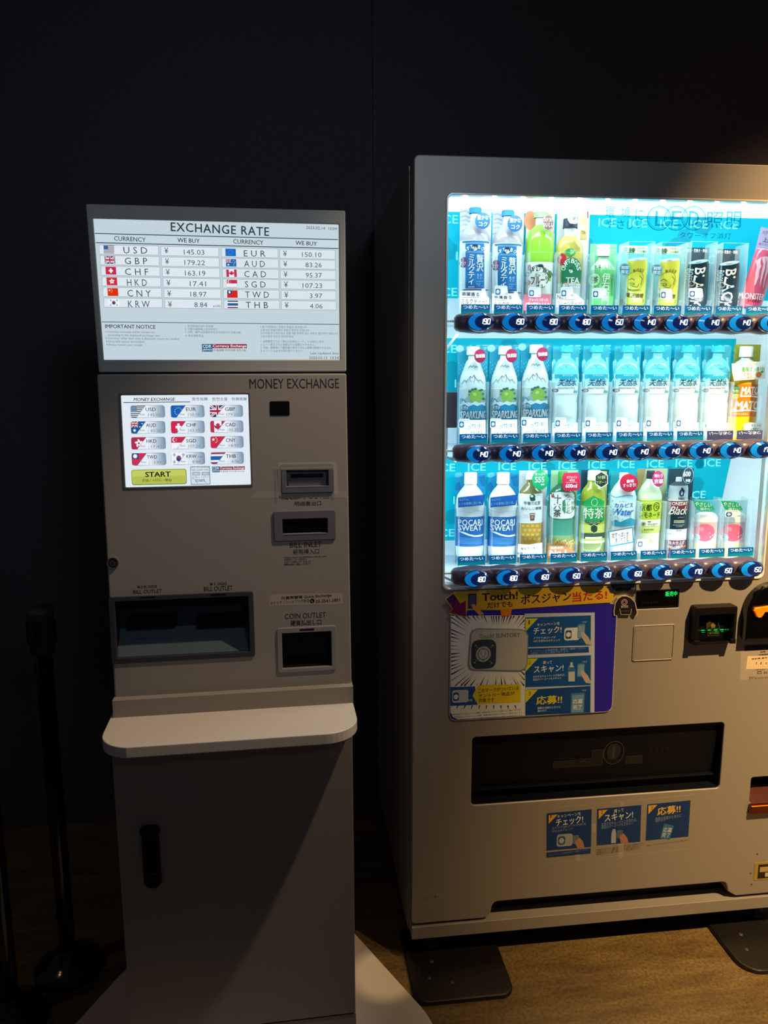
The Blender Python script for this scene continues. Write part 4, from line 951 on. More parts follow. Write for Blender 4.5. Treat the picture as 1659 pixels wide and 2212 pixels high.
    mb = MB(VP).flat(.0075, .35); mb.shape([VP.px(138+(x-138)*1.08, 330+(y-330)*1.06) for x, y in jk], 'p:c8b890', .0002, .0075); mb.Pg(jk, 'p:14141e', .0079)
    mb.E(125, 288, 33, 34, 'p:b89890', .0082); mb.E(125, 288, 26, 27, 'p:14141e', .0084); mb.Ring(125, 288, 18, 19, 4, 'p:d0b0a8', .0086); mb.T('BOSS', 92, 322, 166, 346, 'p:c8b8b4', .0082, bold=.02); mb.L(92, 380, 182, 378, 4, 'p:5a5a68', .0082)
    mb.build('jacket_sticker', root)
    # ---- amount display
    mb = MB(VP); mb.uv(Hh(am, -.001, .002), -.004, 'black_gloss'); mb.shape(Hh(am, -.001, .002), 'black', -.006, -.0005, holes=[Hh(am, .0025, .001)])
    mb.T('販売中', 583, 186, 708, 240, 'e:20ff60:1.1', -.0035, bold=.012); mb.T('000 000', 330, 295, 500, 318, 'p:14181a', -.0036); mb.build('amount_display', root)
    l = bpy.data.lights.new('display_glow', 'AREA'); l.size = .025; l.size_y = .01; l.shape = 'RECTANGLE'; l.color = (.1, 1, .3); l.energy = .012
    # ---- blank cover plate
    u_0, u_1 = VP.px(228, 720)[0], VP.px(664, 720)[0]; v_0, v_1 = VP.px(440, 912)[1], VP.px(450, 536)[1]
    mb = MB(VP); mb.shape(rrect(u_0, v_0, u_1, v_1, .005), 'vend_silver', -.001, .0022, holes=[rrect(u_0+.003, v_0+.003, u_1-.003, v_1-.003, .004)], bev=.0009, res=2)
    mb.box(u_0+.0036, v_0+.0036, u_1-.0036, v_1-.0036, -.001, .0012, 'vend_silver', r=.003, bev=.0008); mb.build('blank_cover', root)
    # ---- banknote acceptor
    crop('N'); u_0, u_1 = VP.px(862, 530, .015)[0], VP.px(1300, 520, .015)[0]; v_0, v_1 = VP.px(1070, 722, .015)[1], VP.px(1090, 332, .015)[1]
    mb = MB(VP); iu0, iu1, iv0, iv1 = u_0+.010, u_1-.008, v_0+.005, v_1-.019
    mb.shape(rrect(u_0, v_0, u_1, v_1, .006), 'black', 0, .026, holes=[rrect(iu0, iv0, iu1, iv1, .003)], bev=.002, res=2)
    mb.sbox(iu0-.001, iv0-.001, iu1+.001, iv1+.001, -.002, .001, 'void')
    acc = mb.build('note_acceptor', root)
    for q in (u_0, u_1-.013): 
        mb = MB(VP); mb.shape([(q, v_0+.01), (q+.013, v_0+.01), (q+.013, v_0-.001), (q, v_0-.001)], 'black', .001, .028, bev=.001); mb.build('side_lug', acc)
    mb = MB(VP); n = 12; vs = []
    for i in range(n+1):
        t = i/n; v = iv1-(iv1-iv0+.004)*t; w_ = .004+.022*math.sin(t*math.pi*.5)**2
        vs += [VP.W(iu0+.002, v, w_), VP.W(iu1-.002, v, w_)]
    mb.add(vs, [(2*i, 2*i+1, 2*i+3, 2*i+2) for i in range(n)], 'tray_cover', True); mb.build('clear_guide', acc)
    mb = MB(VP.off(.006)); crop('Q'); G = 'e:20ff60:1.3'
    for x, y, rx, ry in ((585, 918, 32, 9), (690, 913, 30, 8), (795, 910, 32, 10), (898, 906, 36, 10), (505, 924, 12, 5), (960, 904, 9, 7), (1000, 902, 16, 4)): mb.E(x, y, rx, ry, G, .002, 14)
    for x, y, rx in ((590, 950, 30), (805, 938, 26), (900, 936, 26)): mb.E(x, y, rx, 4, G, .002, 10)
    for y in (921, 906): mb.L(490, y+6, 1015, y-8, 2, 'e:10c040:0.8', .0015)
    mb.Pg([(748, 790), (800, 838), (785, 842), (788, 874), (722, 876), (720, 845), (702, 845)], 'e:e09030:0.75', .002); mb.Pg([(700, 772), (738, 792), (700, 845), (714, 872), (652, 880), (650, 800)], 'e:8a6010:0.5', .0012)
    for a in (((650, 890), (862, 886)), ((862, 886), (835, 790)), ((650, 890), (655, 800)), ((668, 945), (850, 935)), ((668, 1008), (850, 998)), ((668, 945), (668, 1008)), ((850, 935), (850, 998))): mb.L(*a[0], *a[1], 4, 'e:c0b030:0.6', .002)
    mb.T('¥1000', 688, 945, 840, 980, 'e:b0c030:0.7', .002); mb.build('guide_lamps', acc)
    # ---- coin mechanism
    crop('0'); cu, cv = VP.px(1668, 1319, .015); rb = .066; vb = VP.px(1650, 1378, .015)[1]
    loop = [(cu-rb, vb)]+[(cu+rb*math.cos(math.radians(t)), cv+rb*1.02*math.sin(math.radians(t))) for t in range(180, -1, -9)]+[(cu+rb, vb)]
    loop = [(min(p, U1-.004), q) for p, q in loop]
    mb = MB(VP); mb.shape(loop, 'black_gloss', 0, .026, bev=.004, res=3); cm = mb.build('coin_mechanism', root)
    crop('Q'); lev = [(1422, 600), (1440, 560), (1480, 545), (1659, 522), (1760, 520), (1800, 560), (1780, 640), (1700, 640), (1640, 618), (1600, 625), (1575, 670), (1545, 705), (1505, 716), (1468, 695), (1445, 640)]
    mb = MB(VP); mb.shape([VP.px(x, y, .03) for x, y in lev], 'amber', .026, .033, bev=.002, res=2); mb.T('おつり', 1520, 575, 1659, 610, 'p:b04008', .0334); mb.build('return_lever', cm)
    crop('0'); mb = MB(VP); a = VP.px(1600, 1402); mb.box(VP.px(1609, 1400)[0], VP.px(1640, 1404)[1], U1-.006, VP.px(1640, 1393)[1], 0, .0008, 'p:12181c'); crop('Q'); mb.T('アルミ缶 製品は', 1360, 1188, 1650, 1212, 'p:3a4a50', .0012); mb.build('notice_strip', root)
    mb = MB(VP).flat(); X1 = 1930; S = 'p:b8a27c'
    mb.poly([VP.px(1210, 1268), VP.px(X1, 1225), VP.px(X1, 1700), VP.px(1205, 1732)], 'tape', .0003)
    mb.T('故障・不良のときは', 1535, 1248, 1920, 1274, 'p:2a2418', .0008, rot=1.5, bold=.01); mb.T('下記管理番号をお知らせください', 1495, 1296, 1925, 1322, 'p:2a2418', .0008, rot=1.5, bold=.01)
    mb.Pg([(1325, 1345), (X1-10, 1322), (X1-10, 1535), (1300, 1556)], 'p:cfc0a0', .0006); mb.T('自販機 番号・お客様', 1395, 1358, 1850, 1382, 'p:2a2418', .001, rot=1.5, bold=.01)
    for i in range(7): x = 1350+76*i; mb.R(x, 1405-i*2, x+2, 1520-i*2, 'p:98886c', .001)
    for y in (1405, 1520): mb.L(1350, y+4, 1850, y-10, 2, 'p:98886c', .001)
    for x, s in ((1452, '3'), (1536, '1'), (1612, '4'), (1690, '7')): mb.T(s, x, 1438, x+(28 if s != '1' else 14), 1480, 'p:2a2418', .001)
    mb.T('お問い合わせ先', 1458, 1555, 1605, 1576, 'p:2a2418', .0008); mb.R(1482, 1590, 1553, 1635, 'p:3a3020', .0008); mb.T('0120', 1590, 1592, 1720, 1634, 'p:2a2418', .0008, bold=.01)
    mb.T('∞', 1490, 1600, 1545, 1628, 'p:b8a27c', .0012, bold=.02)
    mb.T('管理会社 サントリービバレッジソリューション', 1348, 1662, 1920, 1680, 'p:2a2418', .0008, rot=1); mb.T('住所 東京都新宿区西新宿', 1345, 1690, 1800, 1708, 'p:2a2418', .0008, rot=1); mb.build('service_sticker', root)
    # ---- dispensing chute
    c = ch; mb = MB(VP); d = -.095
    mb.shape(Hh(c, -.0005, .0095), 'flap_dark', d, -.004, holes=[Hh(c, .0012, .008)]); mb.uv(Hh(c, -.002, .009), d+.001, 'void')
    mb.add([VP.W(c['u0'], c['v0']+.0005, -.034), VP.W(c['u1'], c['v0']+.0005, -.034), VP.W(c['u1'], c['v0']+.03, d), VP.W(c['u0'], c['v0']+.03, d)], [(0, 1, 2, 3)], 'flap_dark')
    chu = mb.build('dispensing_chute', root)
    crop('O'); vr = VP.px(730, 367, -.02)[1]
    ft, fb = VP.W(0, c['v1']-.002, -.016), VP.W(0, vr, -.03); FV = (ft-fb).normalized(); FN = Vector((1, 0, 0)).cross(FV); FS = Surf(fb, (1, 0, 0), FV, FN if FN.y < 0 else -FN)
    mb = MB(FS); mb.sbox(c['u0']+.003, 0, c['u1']-.003, (ft-fb).length, -.002, 0, 'flap_dark'); fl = mb.build('flap', chu)
    mb = MB(VP); mb.box(c['u0']+.004, vr-.003, c['u1']-.006, vr, -.03, -.018, 'flap_dark', bev=.0008); mb.sbox(c['u0']+.004, c['v0']+.006, c['u1']-.006, vr-.006, -.045, -.04, 'flap_dark'); mb.build('flap_edge', chu)
    mb = MB(FS).flat(0, .3); g = 'p:1e1f22'; g2 = 'p:36363a'
    mb.Ring(832, 212, 56, 62, 5, g2, .003); mb.E(832, 206, 38, 44, g, .003); mb.arc('リサイクル', 832, 205, -48, 38, -38, 17, g2, .0035, ry=-55); mb.R(824, 180, 838, 238, g2, .0035)
    for x0, x1, y0, y1 in ((505, 636, 255, 292), (642, 708, 244, 286), (714, 774, 196, 280), (896, 984, 228, 270)):
        mb.R(x0, y0, x1, y1, g2, .0028, r=5); mb.R(x0+2, y0+2, x1-2, y1-2, 'p:101114', .003, r=4)
    mb.T('取出し口に指やカギなど', 530, 262, 628, 272, g2, .0034); mb.T('入れないでください', 530, 276, 622, 286, g2, .0034)
    for k, s in enumerate(('空きびん・空き缶は', '必ず容器に入れて')): mb.T(s, 530, 212+k*22, 690, 226+k*22, g, .0034)
    for k, s in enumerate(('けないよう', 'にしてくだ', 'さい')): mb.T(s, 918, 230+k*12, 918+(52 if k < 2 else 24), 240+k*12, g2, .0034)
    mb.T('あき缶はくずかごへ', 1020, 175, 1270, 200, 'p:1c181a', .003); mb.PL([(650, 270), (668, 252), (690, 270), (700, 262)], 3, g2, .0034); mb.Ring(516, 281, 8, 9, 2, g2, .0034); mb.build('flap_print', chu)
    # ---- coin return cup
    c = cr; mb = MB(VP); mb.shape(Hh(c, -.003, .007), 'black', -.06, -.03, holes=[Hh(c, -.001, .006)]); mb.uv(Hh(c, -.002), -.058, 'black')
    cc = mb.build('coin_return', root)
    crop('0'); vA = VP.px(1650, 1708)[1]; vB_ = VP.px(1650, 1733)[1]; vC = VP.px(1650, 1757, .01)[1]
    mb = MB(VP); mb.add([VP.W(c['u0']+.001, vA, -.03), VP.W(c['u1'], vA, -.03), VP.W(c['u1'], vB_, .0), VP.W(c['u0']+.001, vB_, .0)], [(0, 1, 2, 3)], 'amber_glass')
    mb.box(c['u0']-.002, vC, c['u1']+.002, vB_, .0, .012, 'amber_glass', r=.002, bev=.001); mb.sbox(c['u0']-.002, vB_-.002, c['u1']+.002, vB_, .012, .0135, 'amber'); mb.build('cup', cc)
    # ---- rating plate and screws
    mb = MB(VP); a = VP.px(1629, 1882); t = VP.px(1640, 1863)[1]; b = VP.px(1640, 1901)[1]
    mb.box(a[0], b, U1-.006, t, 0, .0008, 'p:94843c', r=.003); mb.R(1637, 1865, 1700, 1895, 'p:241c14', .001); mb.R(1641, 1870, 1700, 1881, 'p:a09468', .0013); mb.R(1652, 1884, 1660, 1893, 'p:b4a880', .0013); mb.build('rating_plate', root)
    # ---- three step stickers under a clear film
    crop('O'); mb = MB(VP).flat(); mb.Pg([(440, 512), (1272, 438), (1250, 725), (445, 810)], 't:b0a890:0.10', .0003); mb.L(446, 513, 1272, 438, 3, 'tape', .0006); mb.L(450, 808, 1250, 724, 3, 'tape', .0006)
    for q in ([(866, 478), (886, 476), (884, 500), (868, 502)], [(856, 700), (886, 698), (884, 768), (866, 782), (856, 768)], [(622, 760), (656, 758), (650, 790), (634, 806)], [(714, 596), (735, 590), (738, 634), (716, 640)]): mb.Pg(q, 'tape', .0018)
    mb.build('clear_film', root)
    w = .0008; Bl = 'p:0a3470'; Gd = 'p:c8a028'; Wt = 'p:ccd4dc'
    def card(pts, tri, body):
        mb = MB(VP).flat(); mb.Pg(pts, Bl, w); x, y = tri; mb.Pg([(x, y), (x+48, y-4), (x, y+46)], Gd, w+.0003); body(mb); mb.build('step_sticker', root)
    def b1(mb):
        mb.T('1', 493, 545, 499, 562, 'p:2a3040', w+.0006); mb.T('キャンペーンを', 530, 538, 656, 556, Wt, w+.0006, rot=4); mb.T('チェック!', 523, 558, 668, 598, Wt, w+.0006, rot=4, bold=.015)
        mb.T('スマホでQRコードかNFCを', 502, 598, 685, 614, 'p:7f94b4', w+.0006, rot=4); mb.T('読み込みチェック', 502, 620, 612, 634, 'p:7f94b4', w+.0006, rot=4)
        mb.R(527, 648, 612, 714, 'p:8f98a4', w+.0006, r=14); mb.R(534, 660, 572, 706, 'p:2a4a74', w+.0008, r=12); mb.E(553, 684, 14, 15, 'p:9aa4b0', w+.001, 12); mb.R(612, 655, 645, 700, 'p:5c6878', w+.0008, r=4); mb.Pg([(622, 690), (650, 668), (668, 690), (676, 722), (640, 728)], 'p:9c7a6c', w+.001)
        mb.Pg([(472, 748), (709, 725), (708, 753), (472, 776)], Bl, w); mb.T('キャンペーンの実施有無をご確認ください', 486, 742, 694, 752, 'p:6f86aa', w+.0006, rot=4)
    def b2(mb):
        mb.T('2', 764, 522, 774, 540, 'p:2a3040', w+.0006); mb.T('買って', 834, 514, 886, 532, Wt, w+.0006, rot=4); mb.T('スキャン!', 784, 534, 936, 574, Wt, w+.0006, rot=4, bold=.015)
        mb.T('お好きなキャンペーンがあれば、', 768, 574, 956, 594, 'p:7f94b4', w+.0006, rot=4); mb.T('商品のバーコードをスキャン', 768, 592, 934, 610, 'p:7f94b4', w+.0006, rot=4)
        mb.Pg([(828, 622), (840, 622), (846, 645), (844, 696), (818, 698), (820, 645)], 'p:98a0a8', w+.0006); mb.R(850, 628, 880, 670, 'p:4c6078', w+.0006, r=4); mb.Pg([(862, 660), (885, 645), (905, 668), (912, 696), (872, 702)], 'p:9c7060', w+.0008)
    def b3(mb):
        mb.T('3', 1032, 500, 1041, 518, 'p:2a3040', w+.0006); mb.T('応募!!', 1066, 498, 1190, 542, 'p:d0b040', w+.0006, rot=4, bold=.02)
        mb.T('画面の内容のとおりに', 1056, 550, 1195, 568, 'p:7f94b4', w+.0006, rot=4); mb.T('進むだけ', 1056, 570, 1110, 582, 'p:7f94b4', w+.0006, rot=4)
        mb.Pg([(1102, 592), (1154, 604), (1132, 678), (1080, 672)], 'p:2f6a98', w+.0006); mb.T('応募', 1098, 614, 1144, 640, Wt, w+.0009, rot=-10); mb.T('完了', 1090, 642, 1134, 666, Wt, w+.0009, rot=-10)
    card([(473, 538), (714, 516), (711, 718), (472, 738)], (484, 548), b1); card([(743, 515), (980, 493), (974, 690), (741, 710)], (752, 522), b2); card([(1012, 490), (1244, 468), (1232, 662), (1003, 684)], (1018, 496), b3)
    mb = MB(VP).flat()
    for k in range(4): mb.T('対象商品およびキャンペーン期間・実施内容は予告なく変更となる場合があります', 740, 712+k*9, 990-k*8, 719+k*9, 'p:4c4638', w, rot=4)
    mb.T('本キャンペーンについてはサントリーホームページをご覧ください', 1010, 692, 1230, 700, 'p:4c4638', w, rot=4); mb.build('fine_print', root)
    crop('P'); mb = MB(VP)
    for x, y in ((128, 208), (168, 200), (1530, 229), (1568, 227), (1610, 8), (1580, 95), (1585, 144)): mb.E(x, y, 3, 3, 'p:3a3020', .0012, 8)
    mb.build('scratches', root, kind='stuff')
    # lamps inside the display: the top strip, others added under rails and behind labels
    for ri, rv in enumerate(RAIL_V):
        top = (1.745, RAIL_V[0]-.02, RAIL_V[1]-.02)[ri]
        area('display_or_fill_lamp', (.70, 1.629+.014, top), (.70, 1.629+.075, rv-.02), (.78, 1, .99), LAMP[ri][0], .70, .02)
        area('display_or_fill_lamp', (.70, 1.629+.028, rv+.022), (.70, 1.629+.07, rv+.28), (.84, 1, 1), LAMP[ri][1], .70, .012)  # upward bar added to even out the lower halves of the samples
    return root
LAMP = [(1.15, .5), (1.15, .5), (1.1, .5)]
build_vending()

# ================================================================== rubber anchor plates under the feet
def anchor(x0, x1, y0, label, r):
    pl = thing('anchor_plate', label, 'plate', ((x0+x1)/2, y0+.12, 0), 'anchor plates under the drinks machine')
    mb = MB(FLR); mb.shape(rrect(x0, y0, x1, y0+.25, r, 8), 'rubber', 0, .012, bev=.004, res=2); mb.build('pad', pl)
    for a, b in ((.045, .07), (.095, .05), (.06, .12)):
        mb = MB(FLR); revolve(mb, (x0+a, y0+b, .0115), [(0, .006), (.002, .0055), (.0025, .002)], 'dark_plastic', n=10); mb.build('bolt', pl)
anchor(.246, .478, 1.502, 'black rubber anchor plate under the left foot of the drinks machine', .03)
anchor(1.030, 1.27, 1.495, 'scuffed black anchor plate at the lower right edge, lit by warm light', .05)

# ================================================================== barrier posts
def stanchion(px, py, label):
    crop('0'); r = ray(px, py); t = -CAM_H/r.z; p = EYE+r*t
    st = thing('barrier_post', label, 'barrier post', (p.x, p.y, 0))
    mb = MB(FLR); revolve(mb, (p.x, p.y, 0), [(0, .078), (.012, .078), (.018, .074), (.03, .05), (.045, .03), (.06, .024)], 'black_gloss', n=40); mb.build('base', st)
    mb = MB(FLR); revolve(mb, (p.x, p.y, .05), [(0, .0185), (.74, .0185)], 'black_gloss', n=28); mb.build('pole', st)
    mb = MB(FLR); revolve(mb, (p.x, p.y, .79), [(0, .019), (.002, .026), (.085, .026), (.088, .0285), (.098, .030), (.104, .027), (.106, .01)], 'dark_plastic', n=28); hd = mb.build('belt_head', st)
    for a in (0, 90, 180, 270):
        c, s = math.cos(math.radians(a)), math.sin(math.radians(a)); mb = MB(Surf((p.x+.026*c, p.y+.026*s, .84), (-s, c, 0), (0, 0, 1), (c, s, 0))); mb.box(-.008, -.028, .008, .028, -.004, .004, 'black_gloss', r=.002, bev=.001); mb.build('belt_slot', hd)
stanchion(150, 2092, 'black barrier post with belt head, nearer to the exchange machine')
stanchion(26, 2200, 'black barrier post at the far left edge, mostly out of frame')

# ================================================================== samples in the window
DEPTH = -.086
class Sample:
    def __init__(s, ri, cx, prof, k=.6, tilt=0., cf=1.):
        s.ri, s.cx = ri, cx; s.v0 = RAIL_V[ri]+.0061; s.k = k
        S0 = VP.off(DEPTH); ym = (prof[0][0]+prof[-1][0])/2
        u0 = S0.px(cx, ym)[0]; sc = (S0.px(cx+100, ym)[0]-u0)/100
        p = sorted([(S0.px(cx, y)[1], hw*sc) for y, hw in prof])
        if p[0][0] > s.v0: p = [(s.v0, p[0][1]*cf)]+p
        else: p = [(s.v0, p[0][1])]+[q for q in p if q[0] > s.v0+.001]
        s.prof, s.u0, s.S0, s.sc = p, u0, S0, sc; s.S = Round(S0, u0, p, k)
    def start(s, name, label, cat, group=None):
        s.root = thing(name, label, cat, s.S0.W(s.u0, s.v0), group); return s
    def v(s, y): return s.S0.px(s.cx, y)[1] if y is not None else s.v0
    def lathe(s, mb, va, vb, mat, ex=0., smooth=True, cap=True):
        vs = sorted({va, vb, *[q for q, _ in s.prof if va < q < vb], *[va+(vb-va)*i/6 for i in range(7)]}); vs = [vs[0]]+[b for a, b in zip(vs, vs[1:]) if b-a > 2e-4]
        revolve(mb, s.S0.W(s.u0, 0), [(q, s.S.R(q)+ex) for q in vs], mat, s.k, 28, caps=cap, smooth=smooth)
    def part(s, name, secs, ex=0.):
        mb = MB(s.S)
        for y0, y1, mat in secs: s.lathe(mb, s.v(y1), s.v(y0), mat, ex)
        return mb.build(name, s.root)
    def cap(s, y0, y1, mat, hw=None, name='cap'):
        mb = MB(s.S0); va, vb = s.v(y1), s.v(y0); r = (hw*s.sc if hw else s.S.R((va+vb)/2)); n = 36
        pr = [(va, r*1.0), (va+(vb-va)*.12, r*1.03), (va+(vb-va)*.2, r), (vb-.0015, r*.97), (vb, r*.9)]; vs = []
        for z, q in pr:
            for i in range(n): t = 2*math.pi*i/n; e = 1+(.025 if i % 2 else 0)*(1 if .2 < (z-va)/(vb-va) < .97 else 0); vs.append(s.S0.W(s.u0+q*e*math.cos(t), z, q*s.k*1.15*e*math.sin(t)))
        m = len(pr); mb.add(vs, [(j*n+i, j*n+(i+1) % n, (j+1)*n+(i+1) % n, (j+1)*n+i) for j in range(m-1) for i in range(n)]+[tuple(range((m-1)*n, m*n))], mat); return mb.build(name, s.root)
    def label(s, y0, y1, mat, fn=None, name='label', ex=.0005):
        mb = MB(s.S)
        if mat: s.lathe(mb, s.v(y1) if y1 else s.v0, s.v(y0), mat, ex, cap=False)
        if fn: fn(mb)
        # prints sit just above the band
        return mb.build(name, s.root)
    def card(s, x0, y0, x1, y1, mat, fn=None, name='backing_card'):
        S = VP.off(-.112); mb = MB(S); cy = (y0+y1)/2
        u0, u1 = S.px(x0, cy)[0], S.px(x1, cy)[0]; v1 = S.px((x0+x1)/2, y0)[1]
        mb.box(u0+.0008, s.v0, u1-.0008, v1, -.0015, 0, mat, r=.001)
        if fn: fn(mb)
        o = mb.build(name, s.root); s.cu = (u0, u1); return o
    def case(s, y):
        mb = MB(VP); u0, u1 = s.u0-min(.0303, (s.cu[1]-s.cu[0])/2), s.u0+min(.0303, (s.cu[1]-s.cu[0])/2); v1 = VP.off(-.059).px(s.cx, y)[1]
        for a, b in ((u0, u0+.0009), (u1-.0009, u1)): mb.sbox(a, s.v0, b, v1, -.110, -.059, 'foggy')
        mb.sbox(u0, v1-.0008, u1, v1, -.0594, -.0590, 'foggy'); mb.build('clear_case', s.root)
    def plate(s, pts, mat, fn=None, name='badge', d=-.0575, t=.0008):
        S = VP.off(d); mb = MB(S); mb.shape([S.px(x, y) for x, y in pts], mat, 0, t)
        mb.S = VP.off(d+t)
        if fn: fn(mb)
        return mb.build(name, s.root)
    def badge(s, cx, cy, rx, ry, mat, lines, tm='p:f4f8fa', serr=0, rim=None):
        n = 40; pts = [(cx+(rx*(1+(serr if i % 2 else 0)))*math.cos(2*math.pi*i/n), cy+(ry*(1+(serr if i % 2 else 0)))*math.sin(2*math.pi*i/n)) for i in range(n)]
        def fn(mb):
            if rim: mb.Ring(cx, cy, rx*.93, ry*.93, rx*.05, rim, .0003)
            for t in lines: mb.T(t[0], *t[1:5], tm, .0006, bold=.014, rot=t[5] if len(t) > 5 else 0)
        return s.plate(pts, mat, fn)
    def mark(s, x, y, w=125, h=92, rot=0):
        """touch sticker; the code square is left blank"""
        def fn(mb):
            mb.R(x+w*.06, y+h*.3, x+w*.44, y+h*.92, 'p:2c5a88', .0003, r=w*.1); mb.E(x+w*.25, y+h*.6, w*.12, h*.19, 'p:c8dce8', .0005, 14); mb.T('対象', x+w*.78, y+h*.72, x+w*.98, y+h*.92, 'p:3a5870', .0004)
            mb.T('Touch! SUNTORY', x+w*.1, y+h*.1, x+w*.85, y+h*.2, 'p:6a8498', .0004)
        return s.plate([(x+a*w, y+b*h) for a, b in ((.1, 0), (.85, 0), (.95, .12), (1, .88), (.92, 1), (.08, 1), (0, .88), (.02, .12))], 'p:e2eef4', fn, 'touch_sticker', -.0555)
def face(mb, cx, cy, q, c1='p:16324c', c2='p:eaf2f4', w=.0016):
    """small round emblem of a man with a pipe, reduced to a few shapes"""
    mb.E(cx, cy, q*.62, q*.8, c2, w); mb.E(cx-q*.05, cy-q*.5, q*.62, q*.36, c1, w+.0002); mb.Pg([(cx+q*.25, cy-q*.5), (cx+q*.62, cy-q*.45), (cx+q*.6, cy+q*.3), (cx+q*.35, cy+q*.1)], c1, w+.0002)
    mb.L(cx-q*.4, cy+q*.15, cx+q*.1, cy+q*.1, q*.16, c1, w+.0002); mb.L(cx-q*.1, cy+q*.4, cx-q*.75, cy+q*.5, q*.12, c1, w+.0002); mb.R(cx-q*.95, cy+q*.28, cx-q*.65, cy+q*.6, c1, w+.0002)

# ---- top row
def milk_tea(dx, dy, label, mark):
    crop('G', dx, dy)
    s = Sample(0, 392, [(225, 60), (285, 60), (286, 44), (330, 42), (365, 52), (400, 78), (450, 112), (500, 138), (550, 147), (600, 147), (1200, 147)]).start('display_bottle', label, 'bottle', 'milk tea sample bottles')
    s.card(240, 230, 556, 1210, 'p:d9dce8', lambda mb: [mb.Pg([(245, y), (300, y-14), (345, y+6), (343, y+22), (300, y+4), (245, y+18)], 'p:b4b8cc', .0003) for y in (260, 310, 350, 395, 450)])
    s.part('bottle_body', [(286, 350, 't:e4ecf2:0.8'), (350, 560, 'g:a9a8b2'), (560, None, 'p:e6eef4')]); s.cap(225, 284, 'p:1888c0', 60)
    def L(mb):
        mb.R(246, 552, 538, 572, 'p:1a6ea8', .0007); a = [(300, 1028)]+[(300, y) for y in (900, 760, 690)]+[(394-94*math.cos(math.radians(t)), 655-62*math.sin(math.radians(t))) for t in range(15, 166, 15)]+[(488, 690), (488, 760), (488, 900), (488, 1028)]
        mb.Pg(a, 'p:1273b4', .0007); mb.R(300, 578, 488, 660, 'p:1273b4', .0006); mb.R(246, 1034, 538, 1044, 'p:1a5a90', .0007)
        mb.arc('CRAFT', 394, 760, 140, -68, -14, 34, 'p:f2f6f8', .0012, bold=.02, ry=150); mb.arc('BOSS', 394, 760, 140, 18, 64, 34, 'p:f2f6f8', .0012, bold=.02, ry=150); face(mb, 396, 622, 40)
        mb.T('Since 1992', 328, 652, 470, 664, 'p:9cc8e4', .0012); mb.T('贅沢', 408, 690, 480, 860, 'p:f0f6fa', .0012, vert=True, bold=.014); mb.T('ミルクティー', 325, 688, 396, 1018, 'p:f0f6fa', .0012, vert=True, bold=.014, line=.82)
        mb.T('ぜい', 444, 882, 466, 936, 'p:f0f6fa', .0012, vert=True); mb.T('たく', 415, 882, 438, 936, 'p:f0f6fa', .0012, vert=True); mb.T('original', 408, 950, 480, 968, 'p:9cc8e4', .0012, shear=.3); mb.T('blend', 408, 974, 452, 990, 'p:9cc8e4', .0012, shear=.3); mb.T('milk tea', 408, 994, 480, 1010, 'p:9cc8e4', .0012, shear=.3)
        mb.E(283, 770, 36, 54, 'p:7a3c66', .001); mb.T('コク', 258, 762, 304, 800, 'p:f0e4ec', .0014, bold=.014)
    s.label(572, None, 'p:e2ecf4', L)
    s.badge(472, 355, 74, 82, 'p:0a5e98', [('豊かな', 420, 298, 530, 345), ('コク', 434, 364, 520, 410)])
    def C(mb): mb.T('茶葉香る', 265, 1066, 440, 1106, 'p:202830', .0004, rot=-1, bold=.008); mb.L(262, 1118, 440, 1116, 3, 'p:202830', .0004); mb.T('ミルクティー!', 262, 1132, 512, 1188, 'p:202830', .0004, rot=-1, bold=.008); mb.L(255, 1200, 510, 1200, 3, 'p:202830', .0004)
    s.plate([(245, 1052), (450, 1052), (535, 1120), (535, 1215), (245, 1215)], 'p:eef4f8', C, 'caption_card')
    s.plate([(462, 1035), (480, 1028), (498, 1035), (500, 1060), (512, 1090), (500, 1125), (480, 1132), (460, 1125), (448, 1090), (460, 1060)], 'p:e4eaf0', None, 'bottle_cutout', -.0562)
    if mark: s.mark(268, 972, 135, 100)
    s.case(665)
milk_tea(0, 0, 'leftmost milk tea bottle on the top row, blue label and round blue badge', False)
milk_tea(322, 28, 'second milk tea bottle on the top row, with a white touch sticker', True)
